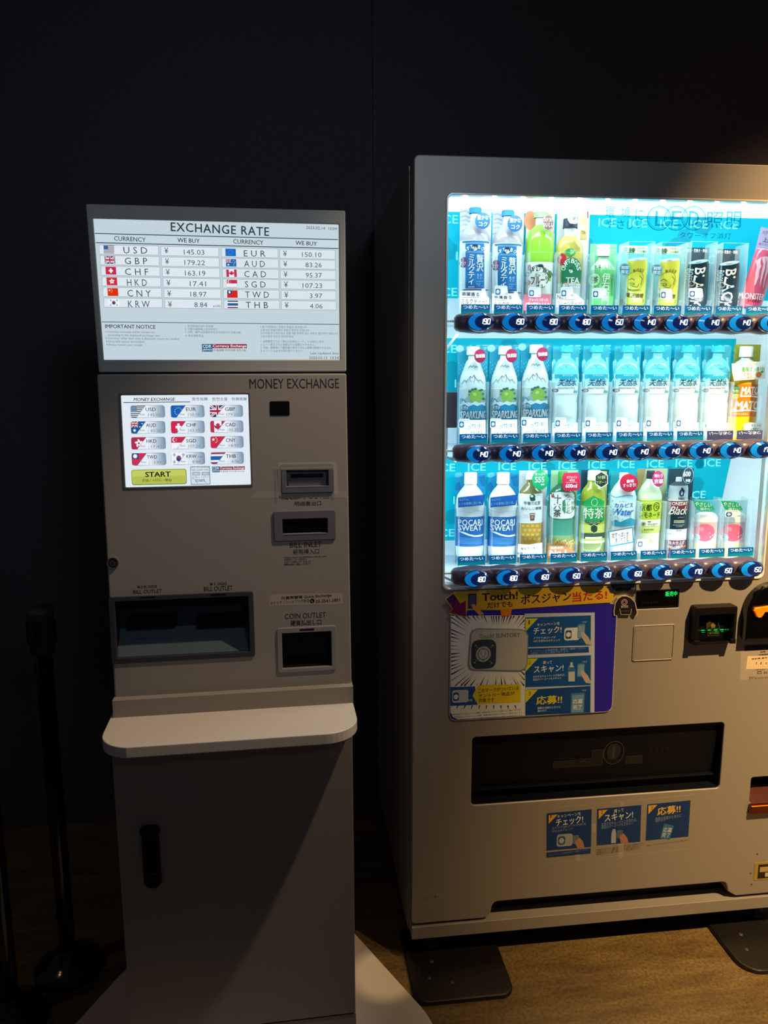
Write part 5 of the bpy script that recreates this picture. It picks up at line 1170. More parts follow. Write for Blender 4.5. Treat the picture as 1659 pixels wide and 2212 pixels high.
def fruit():
    crop('G'); s = Sample(0, 1040, [(270, 68), (330, 68), (331, 52), (400, 52), (430, 78), (470, 108), (540, 134), (600, 136), (1200, 128)]).start('display_bottle', 'lime green bottle of fruit drink on the top row, brown round badge', 'bottle')
    s.card(893, 266, 1180, 1245, 'p:e8c8b4', lambda mb: [mb.E(945, 350, 60, 95, 'p:e8946c', .0003), mb.R(893, 480, 1180, 1100, 'p:c8dcb0', .0004)])
    s.part('bottle_body', [(331, 400, 't:d4f4ec:0.8'), (400, 775, 'g:8cc83e'), (775, None, 'p:dce8d0')]); s.cap(270, 330, 'p:98cc8c', 66)
    def L(mb):
        mb.arc('CRAFT', 1045, 960, 145, -66, -14, 44, 'p:1c4438', .0012, bold=.02); mb.arc('BOSS', 1045, 960, 122, 22, 60, 42, 'p:1c4438', .0012, bold=.02); face(mb, 1048, 828, 48, 'p:1c3c34', 'p:eef4ee')
        mb.E(935, 822, 16, 34, 'p:a83848', .001); mb.E(925, 970, 22, 26, 'p:b83040', .001); mb.Pg([(1120, 880), (1150, 860), (1145, 960), (1125, 950)], 'p:7cc040', .001)
        mb.T('ぎゅっと', 992, 878, 1105, 914, 'p:3a2c20', .0014, bold=.01); mb.T('フルーツ', 948, 908, 1130, 985, 'p:54382a', .0014, bold=.03, rot=2); mb.T('オレ', 994, 985, 1096, 1026, 'p:1c5a34', .0014, bold=.03, rot=2)
    s.label(775, 1085, 'p:eef4ee', L)
    s.badge(1126, 372, 60, 84, 'p:6c4e48', [('ゴクゴク', 1080, 325, 1174, 362), ('おいしい', 1072, 374, 1180, 418)], rim='p:e0d8d4')
    def C(mb): mb.T('ぎゅっとつまった', 935, 1124, 1124, 1156, 'p:f8f0f0', .0004, bold=.014); mb.T('5種の果実とミルク', 903, 1166, 1136, 1210, 'p:f8f0f0', .0004, bold=.018)
    s.plate([(880, 1086), (1150, 1086), (1150, 1245), (880, 1245)], 'p:c06474', C, 'caption_card'); s.mark(928, 1016, 125, 98); s.case(665)
fruit()
def craft_tea():
    crop('G'); s = Sample(0, 1332, [(335, 70), (430, 72), (431, 62), (510, 62), (530, 78), (570, 112), (620, 130), (680, 134), (800, 134), (980, 120), (1080, 118), (1200, 124)]).start('display_bottle', 'amber tea bottle on the top row, navy cap and green arched label', 'bottle')
    s.card(1198, 252, 1526, 1210, 'p:dfe2ea', lambda mb: [mb.Pg([(1460, 256), (1524, 262), (1524, 330), (1480, 330)], 'p:8c2c38', .0003)])
    s.part('bottle_body', [(431, 510, 't:e8f0f2:0.8'), (510, 735, 'g:c8b95c'), (735, 985, 'g:b8b070'), (985, None, 'p:d8e0d8')]); s.cap(335, 432, 'p:24384e', 70)
    def L(mb):
        a = [(1252, 965), (1254, 860)]+[(1355-98*math.cos(math.radians(t)), 830-112*math.sin(math.radians(t))) for t in range(0, 181, 12)]+[(1455, 860), (1452, 965)]
        mb.Pg(a, 'p:1a7c50', .0008); mb.E(1345, 668, 52, 38, 'p:3c9c4c', .0008); mb.Pg([(1300, 650), (1330, 628), (1340, 660), (1318, 690)], 'p:2c8c44', .001)
        for i in range(5): mb.E(1352+(i % 3)*17, 650+(i//3)*22+(i % 2)*8, 11, 12, 'p:88c47c', .0011, 10)
        mb.arc('CRAFT', 1352, 850, 78, -82, -16, 42, 'p:dcf0e0', .0013, bold=.02, ry=98); mb.arc('BOSS', 1352, 850, 78, 12, 78, 42, 'p:dcf0e0', .0013, bold=.02, ry=98)
        face(mb, 1350, 848, 34, 'p:1a5c48', 'p:e0f0e8'); mb.T('TEA', 1296, 918, 1432, 976, 'p:ecf6ee', .0014, bold=.02); mb.R(1266, 982, 1450, 1020, 'p:f0f4f0', .0009); mb.T('フルーツティー', 1290, 988, 1442, 1014, 'p:1c3c2c', .0014, bold=.01)
        mb.E(1262, 738, 42, 58, 'p:b4222e', .001); mb.E(1250, 720, 10, 16, 'p:e08080', .0014, 12); mb.E(1266, 1000, 10, 40, 'p:3c8c5c', .0008)
    s.label(660, 1025, None, L)
    def small(mb):
        mb.Pg([(1462, 262), (1492, 262), (1494, 310), (1508, 345), (1506, 540), (1440, 545), (1440, 350), (1458, 312)], 'p:b8a468', .0004); mb.R(1462, 262, 1492, 285, 'p:e8ecec', .0006); mb.Pg([(1445, 400), (1500, 398), (1500, 440), (1445, 442)], 'p:e0dcc4', .0006); mb.T('TEA', 1452, 455, 1496, 488, 'p:3a4438', .0008)
    s.plate([(1432, 256), (1512, 256), (1512, 548), (1432, 548)], 'p:d8d8dc', small, 'bottle_cutout', -.0562)
    def bb(mb): mb.T('商品', 1350, 276, 1418, 306, 'p:302c34', .0004, bold=.01); mb.T('切替中', 1332, 312, 1432, 350, 'p:302c34', .0004, bold=.01)
    s.plate([(1330, 262), (1425, 255), (1442, 290), (1438, 360), (1400, 385), (1345, 382), (1322, 350), (1318, 300)], 'p:dad8dc', bb, 'badge')
    s.plate([(1352, 512), (1356, 470), (1370, 480), (1400, 452), (1430, 448), (1425, 462), (1398, 475), (1384, 498), (1400, 510)], 'p:eceef0', None, 'arrow', -.0565)
    def C(mb): mb.T('No.1', 1214, 1092, 1300, 1134, 'p:202830', .0004, bold=.008); mb.L(1210, 1142, 1400, 1140, 3, 'p:202830', .0004); mb.T('フルーツティー!', 1212, 1154, 1460, 1204, 'p:202830', .0004, bold=.008, rot=1)
    s.plate([(1205, 1080), (1400, 1080), (1480, 1150), (1480, 1212), (1205, 1212)], 'p:e6ece8', C, 'caption_card'); s.mark(1248, 1016, 128, 100); s.case(665)
craft_tea()
def green_tea():
    crop('0'); s = Sample(0, 1301, [(529, 13.5), (554, 13.5), (555, 10.5), (562, 11), (570, 18), (580, 25), (590, 26), (610, 25), (625, 26.5), (664, 26)]).start('display_bottle', 'short green tea bottle with a white cap on the top row', 'bottle')
    s.card(1272, 527, 1331, 663, 'p:8ad8a0'); s.part('bottle_body', [(555, 584, 'g:b4e8b8'), (584, None, 'g:6cc478')]); s.cap(529, 554, 'p:f0f8f6', 13.5)
    def L(mb):
        mb.T('お茶、どうぞ。', 1284, 571, 1324, 581, 'p:1c5a34', .001, bold=.006); mb.E(1284, 604, 11, 13, 'p:c4f0bc', .001); mb.T('茶', 1277, 597, 1292, 612, 'p:1c5a34', .0014, bold=.01); mb.T('伊右衛門', 1299, 590, 1316, 660, 'p:e4f8e4', .0012, vert=True, bold=.01, line=.9); mb.T('京都福寿園', 1319, 592, 1324, 640, 'p:2c7c48', .0012, vert=True)
    s.label(580, None, None, L); s.mark(1279, 622, 30, 22); s.case(545)
green_tea()
def can(ri, pts_top, pts_bot, k, name, label, group, body, fn, cardbox, cardmat, cfn, topmat='steel', bd=None, mark=None, casey=545, lean=18):
    """a standing can leaning back and sideways: axis from bottom centre to top centre (pixels) with half widths"""
    (tx, ty, tw), (bx, by, bw) = pts_top, pts_bot
    S0 = VP.off(DEPTH); cx = (tx+bx)/2; s = Sample(ri, cx, [(ty, tw), (by, bw)], k)
    s.start(name, label, 'can', group)
    if cardbox: s.card(*cardbox, cardmat, cfn)
    ut, vt = S0.px(tx, ty); ub, vb = S0.px(bx, by); vb = max(vb, s.v0+.001); L = math.hypot(ut-ub, vt-vb); ang = math.atan2(-(ut-ub), (vt-vb))
    sc = s.sc; R_ = (tw+bw)/2*sc; mb = MB(VP); T = Matrix.Rotation(-ang, 4, 'Y') @ Matrix.Rotation(math.radians(lean), 4, 'X')
    c = S0.W(ub, vb, -.010); pr = [(0, R_*.8), (L*.03, R_*.97), (L*.06, R_), (L*.92, R_), (L*.97, R_*.95), (L, R_*.9)]
    revolve(mb, c, pr, body, k, 30, tilt=T, caps=False); o = mb.build('can_body', s.root)
    mb = MB(VP); revolve(mb, c, [(L*.985, R_*.9), (L*1.005, R_*.92), (L*1.005, R_*.86), (L*.985, R_*.84), (L*.985, .001)], topmat, k, 30, tilt=T, caps=False)
    q = [T @ Vector((R_*.3*math.cos(a), R_*.3*k*math.sin(a), L*.992)) for a in [i*math.pi/6 for i in range(12)]]; mb.add([c+v for v in q], [tuple(range(12))], 'grey_plastic'); mb.build('lid', s.root)
    # printing: straight surface mapper in the can's own frame
    class CanS(Surf):
        front = R_*k
        def W(z, u, v, w=0.):
            du, dv = u-ub, v-vb; a = du*math.cos(ang)+dv*math.sin(ang); h = -du*math.sin(ang)+dv*math.cos(ang)
            return c + T @ Vector((a, -(k*math.sqrt(max(0, R_*R_-a*a))+w), h))
    CS = CanS(S0.P, S0.U, S0.V, S0.N); CS.u0 = ub
    mb = MB(CS); fn(mb); 
    if mb.v: mb.build('label', s.root)
    if bd: s.badge(*bd)
    if mark: s.mark(*mark)
    if cardbox: s.case(casey)
    return s
MB_poly = MB.poly
def coffee(dx, dy, label, mark):
    crop('H', dx, dy)
    def fn(mb):
        Y = 'p:54502c'
        mb.arc('BOSS', 372, 900, 105, -22, 24, 26, Y, .0008, bold=.02); mb.Ring(355, 905, 78, 100, 3, Y, .0008)
        mb.PL([(300, 900), (322, 880), (345, 896)], 5, Y, .0009); mb.PL([(305, 930), (345, 925), (350, 940), (312, 948)], 5, Y, .0009); mb.PL([(330, 955), (380, 965), (392, 930)], 5, Y, .0009); mb.PL([(385, 850), (420, 880), (410, 940)], 5, Y, .0009)
        mb.T('100 EDITION', 305, 985, 420, 1005, Y, .0009); mb.T('贅沢微糖', 290, 1025, 455, 1072, 'p:3c3a28', .0009, bold=.014); mb.R(288, 1082, 462, 1118, 'p:2a5064', .0008); mb.T('洗練のコク', 330, 1090, 455, 1110, 'p:e4ecd8', .0012, bold=.01); mb.T('PREMIUM コーヒー', 300, 1138, 440, 1152, Y, .0009)
    can(0, (346, 712, 100), (385, 1172, 92), .6, 'display_can', label, 'yellow coffee cans', 'g:cfd64e', fn, (214, 586, 496, 1180), 't:70c8d4:0.9',
        lambda mb: [mb.R(214, 588, 496, 664, 'p:d4ecc4', .0003), mb.T('洗練', 240, 604, 370, 664, 'p:1e5240', .0006, bold=.02), mb.T('された', 388, 602, 458, 622, 'p:1e5240', .0006, bold=.01), mb.T('コクの微糖', 384, 632, 480, 656, 'p:1e5240', .0006, bold=.01), mb.E(235, 1140, 45, 34, 'p:5c4850', .0003), mb.E(280, 1160, 40, 30, 'p:6c5458', .0005)],
        'g:a8d4d8', bd=(268, 818, 54, 58, 'p:1484a4', [('期間', 232, 784, 304, 818), ('限定', 232, 824, 304, 860)], 'p:e0f6f8', 0, 'p:b8e8f0'), mark=mark)
coffee(0, 0, 'yellow coffee can on the top row with no touch sticker', None)
coffee(312, 6, 'yellow coffee can on the top row with touch stickers', (300, 1000, 118, 100))
def black(dx, dy, label, mark):
    crop('H', dx, dy)
    def fn(mb):
        mb.T('BLACK', 918, 770, 1018, 1172, 'p:d8eaee', .0008, rot=-84, bold=.02); mb.T('BOSS', 864, 790, 906, 900, 'p:b8d4dc', .0008, rot=-84, bold=.012); mb.E(912, 930, 22, 28, 'p:b8b490', .0008); mb.T('無糖・ブラック', 905, 980, 930, 1160, 'p:9cbcc8', .0008, rot=-84)
        for q in (842, 858): mb.L(q, 800, q+50, 1150, 3, 'p:9cbcc8', .0008)
    can(0, (936, 735, 104), (985, 1174, 92), .6, 'display_can', label, 'black coffee cans', 'g:16303e', fn, (832, 606, 1075, 1190), 'p:1d3e50', lambda mb: [mb.T('深煎り・荒挽き・無糖', 850, 618, 1066, 652, 'p:e4eef2', .0006, bold=.012), mb.E(850, 1150, 40, 34, 'p:58444c', .0004)], 'g:7cb4c4', mark=mark)
black(0, 0, 'black coffee can on the top row with a touch sticker', (888, 1000, 140, 92))
black(296, 14, 'black coffee can on the top row beside the pink can', None)
def energy():
    crop('H')
    def fn(mb):
        for pts in ([(1560, 700), (1610, 690), (1600, 740), (1606, 780), (1590, 820), (1585, 880), (1562, 950), (1545, 970), (1555, 900), (1560, 840), (1572, 780), (1568, 730)], [(1612, 690), (1640, 684), (1645, 740), (1640, 800), (1625, 860), (1608, 930), (1596, 980), (1600, 900), (1612, 820), (1625, 760)], [(1640, 684), (1690, 690), (1680, 760), (1672, 830), (1650, 900), (1634, 980), (1628, 1000), (1636, 900), (1650, 820), (1655, 740)]):
            mb.Pg(pts, 'p:f4c8d4', .0008)
        mb.T('MONSTER', 1432, 1040, 1650, 1100, 'p:fbeef2', .001, bold=.02, rot=-4); mb.T('ENERGY', 1492, 1104, 1620, 1132, 'p:7c1c34', .001, bold=.02, rot=-4); mb.T('エナジードリンク', 1385, 1160, 1560, 1178, 'p:b84860', .001, rot=-4)
    s = can(0, (1652, 640, 108), (1496, 1196, 108), .6, 'display_can', 'tilted pink energy drink can at the right end of the top row', None, 'g:e0607c', fn, None, None, None, 'g:e8b4c4', lean=4)
    mb = MB(VP.off(-.112)); mb.shape([VP.off(-.112).px(x, y) for x, y in ((1595, 405), (1800, 445), (1760, 650), (1560, 1200), (1372, 1180), (1530, 660))], 'p:c8b8dc', -.0015, 0); mb.T('ハワイ', 1604, 446, 1680, 480, 'p:50386c', .0006, rot=-8, bold=.01); mb.T('上陸', 1610, 510, 1700, 560, 'p:50386c', .0006, rot=-8, bold=.02); mb.T('香り広がる', 1568, 570, 1700, 588, 'p:50386c', .0006, rot=-8); mb.build('backing_card', s.root)
energy()
# ---- middle row
def sparkling(dx, dy, label, grp):
    crop('I', dx, dy)
    s = Sample(1, 372, [(178, 62), (262, 64), (263, 46), (308, 48), (330, 68), (400, 92), (470, 118), (530, 130), (580, 131), (1050, 131)]).start('display_bottle', label, 'bottle', grp)
    s.card(216, 168, 524, 1062, 'p:22a4c4', lambda mb: [mb.E(490+11*(i % 3), 190+13*(i//3), 4, 6, 'p:b8f0f8', .0003, 8) for i in range(5)]+[mb.L(235+(i*47) % 75, 335+i*13, 241+(i*47) % 75, 345+i*13, 4, 'p:b8f0f8', .0003) for i in range(12)]+[mb.L(472+(i*31) % 45, 320+i*14, 478+(i*31) % 45, 330+i*14, 4, 'p:b8f0f8', .0003) for i in range(12)]+[mb.E(245, 200, 40, 36, 'p:a0e8f0', .0003)])
    s.part('bottle_body', [(263, 310, 'p:d8ecf4'), (310, 590, 'g:d0e8f0'), (590, None, 'p:e6f2f4')]); s.cap(178, 262, 'p:cfe6ee', 64)
    def L(mb):
        K = 'p:3c5c70'
        mb.PL([(330, 392), (352, 366), (366, 384), (384, 366), (398, 392), (408, 372), (424, 384)], 5, K, .0007); mb.PL([(262, 552), (292, 510), (312, 528), (352, 470), (366, 492), (386, 458), (404, 494), (430, 520), (450, 508), (480, 552)], 5, K, .0007)
        mb.PL([(352, 474), (345, 510), (360, 530)], 4, K, .0007); mb.PL([(388, 462), (395, 505), (384, 540)], 4, K, .0007); mb.PL([(300, 530), (318, 548)], 4, K, .0007); mb.PL([(425, 524), (440, 545)], 4, K, .0007)
        mb.R(244, 608, 500, 745, 'p:98b8b4', .0007); mb.Pg([(244, 700), (262, 690), (275, 650), (285, 705), (320, 740), (360, 740), (500, 730), (500, 905), (244, 905)], 'p:2088b0', .0008); mb.Pg([(244, 610), (330, 610), (320, 680), (290, 700), (244, 690)], 'p:c4d8dc', .0009)
        for a, b in ((345, 625), (372, 606), (400, 600), (440, 620), (470, 650), (350, 660), (480, 700), (460, 610)): mb.E(a, b, 17, 12, 'p:2c7a58', .0010, 10)
        mb.E(408, 674, 62, 62, 'p:86b850', .0012); mb.E(392, 652, 18, 16, 'p:b4d880', .0014, 14)
        mb.Pg([(245, 752), (280, 712), (300, 738), (330, 730), (360, 742), (400, 722), (430, 738), (498, 728), (498, 770), (460, 752), (420, 770), (380, 755), (330, 775), (290, 752), (245, 775)], 'p:c8e4ec', .0013)
        mb.T('天然水', 250, 768, 330, 808, 'p:e8f6fa', .0015, shear=.2, bold=.012); mb.T('SPARKLING', 238, 820, 502, 896, 'p:f0fafc', .0016, shear=.2, bold=.03)
    s.label(595, 905, None, L)
    s.badge(446, 272, 56, 66, 'p:8c1240', [('強炭酸', 402, 252, 496, 290, 3)], serr=.07)
    def C(mb): mb.T('レモンでスッキリ!', 300, 948, 480, 1000, 'p:30444c', .0004, rot=3, bold=.008); mb.T('スイッチを入れる!', 272, 1020, 480, 1062, 'p:30444c', .0004, rot=4, bold=.008)
    s.plate([(245, 908), (500, 908), (500, 1066), (245, 1066)], 'p:e8f4f2', C, 'caption_card'); s.mark(232, 896, 122, 96); s.case(532)
for dx, dy, l in ((0, 0, 'leftmost of the three sparkling water bottles with a green fruit label'), (314, -4, 'middle one of the three sparkling water bottles'), (622, -18, 'sparkling water bottle next to the clear water bottles')):
    sparkling(dx, dy, l, 'sparkling water sample bottles')
def water(cxpx, label, mark):
    crop('I', (cxpx-940)*4.608-1290, 0)
    s = Sample(1, 1290, [(172, 66), (236, 66), (237, 46), (290, 48), (315, 80), (350, 108), (400, 126), (450, 132), (650, 130), (720, 122), (760, 130), (1050, 128)]).start('display_bottle', label, 'bottle', 'clear mineral water sample bottles')
    s.card(1156, 172, 1424, 1064, 't:58d4e8:0.8', lambda mb: [mb.Pg([(1160, 330), (1185, 300), (1200, 320), (1190, 400), (1160, 430)], 'p:a8ecf4', .0003), mb.Pg([(1400, 290), (1420, 280), (1424, 400), (1405, 380)], 'p:a8ecf4', .0003), mb.R(1157, 700, 1423, 1062, 'p:dcf8fc', .0002)])
    s.part('bottle_body', [(237, 450, 'g:66c8da'), (450, 650, 'g:c8f0f6'), (650, None, 'g:dcf4f8')]); s.cap(172, 235, 't:3cc0dc:0.85', 66)
    def L(mb):
        mb.R(1161, 452, 1419, 575, 'p:20a0bc', .0007); mb.Pg([(1161, 500), (1180, 480), (1200, 505), (1225, 490), (1260, 520), (1330, 500), (1370, 520), (1395, 486), (1419, 510), (1419, 590), (1161, 590)], 'p:9cdce8', .0008); mb.R(1161, 572, 1419, 648, 'p:e8fafc', .0009)
        mb.T('SUNTORY', 1268, 457, 1376, 474, 'p:a8e4ec', .0012, bold=.01); mb.T('天然水', 1214, 502, 1404, 572, 'p:124a78', .0014, shear=.25, bold=.024); mb.T('Natural Mineral Water', 1216, 582, 1392, 598, 'p:1c5070', .0014, bold=.016)
        mb.E(1196, 614, 30, 19, 'p:6c3c64', .0012); mb.T('550ml', 1174, 606, 1218, 622, 'p:e8d8e4', .0015, bold=.01); mb.Pg([(1370, 640), (1385, 600), (1400, 620), (1410, 606), (1416, 640)], 'p:5ca8b0', .0011)
        mb.PL([(1268, 348), (1300, 372), (1335, 352)], 5, 'p:1c88a4', .0006); mb.PL([(1225, 380), (1255, 400), (1300, 385), (1350, 402), (1390, 385)], 4, 'p:2c9cb4', .0006); mb.PL([(1300, 372), (1310, 384)], 4, 'p:1c88a4', .0006)
    s.label(450, 650, None, L)
    def C(mb): mb.T('清く、冷たく、', 1175, 948, 1395, 990, 'p:34484e', .0004); mb.T('澄んでいる。', 1190, 1014, 1385, 1056, 'p:5c7076', .0004)
    s.plate([(1165, 935), (1418, 935), (1418, 1062), (1165, 1062)], 't:e4fafc:0.55', C, 'caption_card')
    if mark: s.mark(1190, 882, 118, 100)
    s.case(532)
for i, x in enumerate((1220, 1285, 1352, 1416.5, 1481, 1545)):
    water(x, ['clear water bottle right beside the sparkling water bottles', 'second clear water bottle from the left', 'third clear water bottle from the left', 'fourth clear water bottle from the left', 'fifth clear water bottle from the left', 'clear water bottle without touch sticker beside the orange bottle'][i], i < 5)
def orange():
    crop('J'); s = Sample(1, 1420, [(172, 60), (275, 62), (276, 44), (300, 50), (325, 90), (400, 120), (520, 130), (1000, 135)]).start('display_bottle', 'orange vitamin drink bottle with a white paper tag around its neck', 'bottle')
    s.card(1306, 154, 1562, 1010, 'p:b9b83c', lambda mb: [mb.Ring(a, b, 12, 14, 3, 'p:e0e090', .0003, 14) for a, b in ((1336, 205), (1345, 232), (1332, 270), (1340, 292), (1520, 200), (1530, 260))])
    s.part('bottle_body', [(276, 330, 't:d8ecec:0.8'), (330, 540, 'g:e0b020'), (540, 850, 'g:dc7c14'), (850, None, 'g:f8c818')]); s.cap(172, 274, 'p:f2f6f6', 62)
    def L(mb):
        mb.E(1345, 592, 38, 40, 'p:1c8c5c', .0010); mb.T('2倍!', 1320, 590, 1370, 622, 'p:f0f8e0', .0014, bold=.02); mb.T('ビタミンC', 1318, 566, 1372, 584, 'p:f0f8e0', .0014); mb.E(1343, 656, 28, 26, 'p:d4d820', .0011); mb.T('微炭酸', 1326, 650, 1360, 664, 'p:3c5c20', .0014)
        W_ = 'p:fbf4ea'
        mb.T('MATC', 1392, 562, 1556, 640, W_, .0012, shear=.15, bold=.05); mb.Pg([(1384, 665), (1394, 622), (1408, 650), (1480, 648), (1554, 658), (1554, 670), (1480, 662), (1420, 664)], W_, .0011)
        mb.T('MATC', 1328, 702, 1552, 790, W_, .0012, shear=.15, bold=.05); mb.Pg([(1314, 808), (1326, 760), (1342, 790), (1430, 785), (1550, 792), (1550, 806), (1440, 798), (1370, 806)], W_, .0011)
        mb.T('ビタミンみかん', 1318, 818, 1464, 838, W_, .0012, bold=.014); mb.T('炭酸飲料・無果汁', 1292, 690, 1306, 830, W_, .0012, vert=True)
    s.label(540, 850, 'p:dd7a12', L)
    def N(mb): mb.T('後味スッキリ!', 1404, 368, 1622, 422, 'p:1e9c48', .0004, bold=.024); mb.T('ビタミン', 1424, 426, 1530, 456, 'p:a85c30', .0004, bold=.012); mb.T('みかん', 1452, 458, 1534, 488, 'p:a85c30', .0004, bold=.012); mb.E(1568, 446, 27, 28, 'p:cc6c18', .0004); mb.E(1600, 420, 14, 8, 'p:3c8c34', .0006); mb.T('MATCH', 1472, 334, 1538, 356, 'p:b0a040', .0004, bold=.02); mb.L(1398, 340, 1398, 500, 3, 'p:b8c4c4', .0004)
    s.plate([(1306, 338), (1396, 334), (1626, 314), (1630, 486), (1396, 500), (1330, 508), (1310, 420)], 'p:eef2ee', N, 'neck_tag', -.060)
    def C(mb): mb.T('ビタミンC', 1466, 928, 1586, 952, 'p:3c6c3c', .0004, bold=.01); mb.T('2倍!', 1484, 960, 1560, 990, 'p:3c9c5c', .0004, bold=.02); [mb.Ring(a, b, q, q, 3, 'p:8c9c80', .0004, 12) for a, b, q in ((1438, 950, 15), (1462, 915, 10), (1430, 985, 8))]
    s.plate([(1425, 925), (1480, 912), (1598, 915), (1596, 1005), (1420, 1005)], 'p:eef4ea', C, 'caption_card'); s.case(640)
orange()
# ---- bottom row
def pocari(dx, label):
    crop('K', dx, 0)
    s = Sample(2, 347, [(186, 62), (300, 62), (301, 56), (312, 58), (330, 70), (365, 100), (410, 128), (460, 138), (530, 140), (590, 134), (640, 140), (900, 140), (1000, 134), (1035, 112)], cf=.9).start('display_bottle', label, 'bottle', 'white sports drink sample bottles')
    s.card(200, 192, 498, 1050, 'p:1899cc', lambda mb: [mb.Pg([(200, 300), (240, 280), (260, 330), (240, 380), (200, 360)], 'p:0a78b4', .0003), mb.Pg([(430, 230), (498, 210), (498, 330), (460, 320)], 'p:0a78b4', .0003), mb.Pg([(200, 195), (260, 185), (280, 215), (230, 240), (200, 230)], 'p:60c8e4', .0003)])
    s.part('bottle_body', [(301, None, 'g:e8f4f8')]); s.cap(186, 300, 'p:f4fafc', 62)
    def L(mb):
        mb.T('ION SUPPLY DRINK', 228, 640, 345, 650, 'p:7cc4ec', .0009); mb.T('POCARI', 226, 655, 470, 716, 'p:e6f4fa', .0010, bold=.028, space=1.1); mb.T('SWEAT', 226, 712, 462, 768, 'p:e6f4fa', .0010, bold=.028, space=1.05)
        mb.Pg([(225, 768), (280, 776), (340, 800), (400, 812), (470, 800), (472, 780), (474, 815), (440, 826), (390, 828), (330, 815), (280, 795)], 'p:e6f4fa', .0009)
        for k in range(5): mb.L(228, 832+k*13, 466, 836+k*13, 4, 'p:6cb8e4', .0009)
        for y in (560, 962): mb.PL([(215, y), (270, y+18), (345, y+24), (420, y+8), (478, y+14)], 3, 'p:b0ccd8', .0004)
    s.label(616, 908, 'p:1066b4', L)
    def B(mb): mb.T('水よりも、', 240, 446, 336, 468, 'p:88c8f0', .0004, rot=3); mb.T('ヒトの身体に近い水。', 236, 478, 466, 508, 'p:88c8f0', .0004, rot=3, bold=.006)
    s.plate([(228, 436), (505, 404), (498, 420), (478, 512), (228, 536)], 'p:1458ac', B, 'banner', -.0585)
    s.case(525)
pocari(0, 'leftmost sports drink bottle on the bottom row, blue label and white cap'); pocari(322, 'sports drink bottle between its twin and the tea with the green badge')
def tea555():
    crop('K'); s = Sample(2, 945, [(170, 52), (258, 52), (259, 38), (285, 40), (320, 70), (370, 105), (410, 118), (680, 120), (1000, 118)]).start('display_bottle', 'black tea bottle with a round green 555 badge', 'bottle')
    s.card(824, 168, 1108, 1025, 'p:dfe6ee', lambda mb: [mb.Pg([(850, 590), (866, 600), (858, 650), (836, 670)], 'p:78b48c', .0003)])
    s.part('bottle_body', [(259, 400, 'g:7c7c50'), (400, 680, 'p:e4ecf2'), (680, None, 'g:c4a044')]); s.cap(170, 256, 'p:e4eee4', 50)
    def L(mb):
        mb.E(968, 430, 28, 30, 'p:20504c', .0010); mb.E(962, 422, 14, 12, 'p:d8e8e4', .0013, 12); mb.Pg([(940, 448), (1000, 446), (992, 468), (950, 470)], 'p:20504c', .001); mb.T('KIRIN', 1016, 405, 1046, 416, 'p:8ca0a8', .001)
        mb.T('午後の紅茶', 880, 474, 1046, 512, 'p:182830', .001, bold=.012); mb.T('おいしい無糖', 852, 530, 1056, 562, 'p:182830', .001, bold=.008); mb.Pg([(938, 592), (994, 590), (986, 665), (946, 668)], 'p:70584c', .001); mb.R(944, 598, 988, 612, 'p:c8b4a0', .0013); mb.E(966, 632, 12, 14, 'p:b89478', .0013, 10)
        for k in range(3): mb.L(880, 610+k*12, 930, 609+k*12, 2, 'p:a8b4bc', .001)
    s.label(390, 680, 'p:e6eef4', L)
    s.label(700, 880, None, lambda mb: [mb.R(862+(i % 4)*46+(i//4 % 2)*20, 705+(i//4)*44, 890+(i % 4)*46+(i//4 % 2)*20, 728+(i//4)*44, 'p:d8b85c', .0006) for i in range(16)], 'facets')
    s.badge(1046, 262, 82, 98, 'p:14945c', [('たっぷり', 996, 188, 1096, 216), ('555', 992, 230, 1086, 286), ('ml', 1052, 294, 1084, 314)])
    def C(mb): mb.T('後味すっきり', 850, 930, 1022, 960, 'p:202830', .0004, bold=.006); mb.T('無糖アイスティー', 816, 974, 1046, 1012, 'p:202830', .0004, bold=.008)
    s.plate([(826, 900), (940, 905), (1064, 885), (1064, 1028), (822, 1028)], 'p:eef2f6', C, 'caption_card'); s.case(525)
tea555()
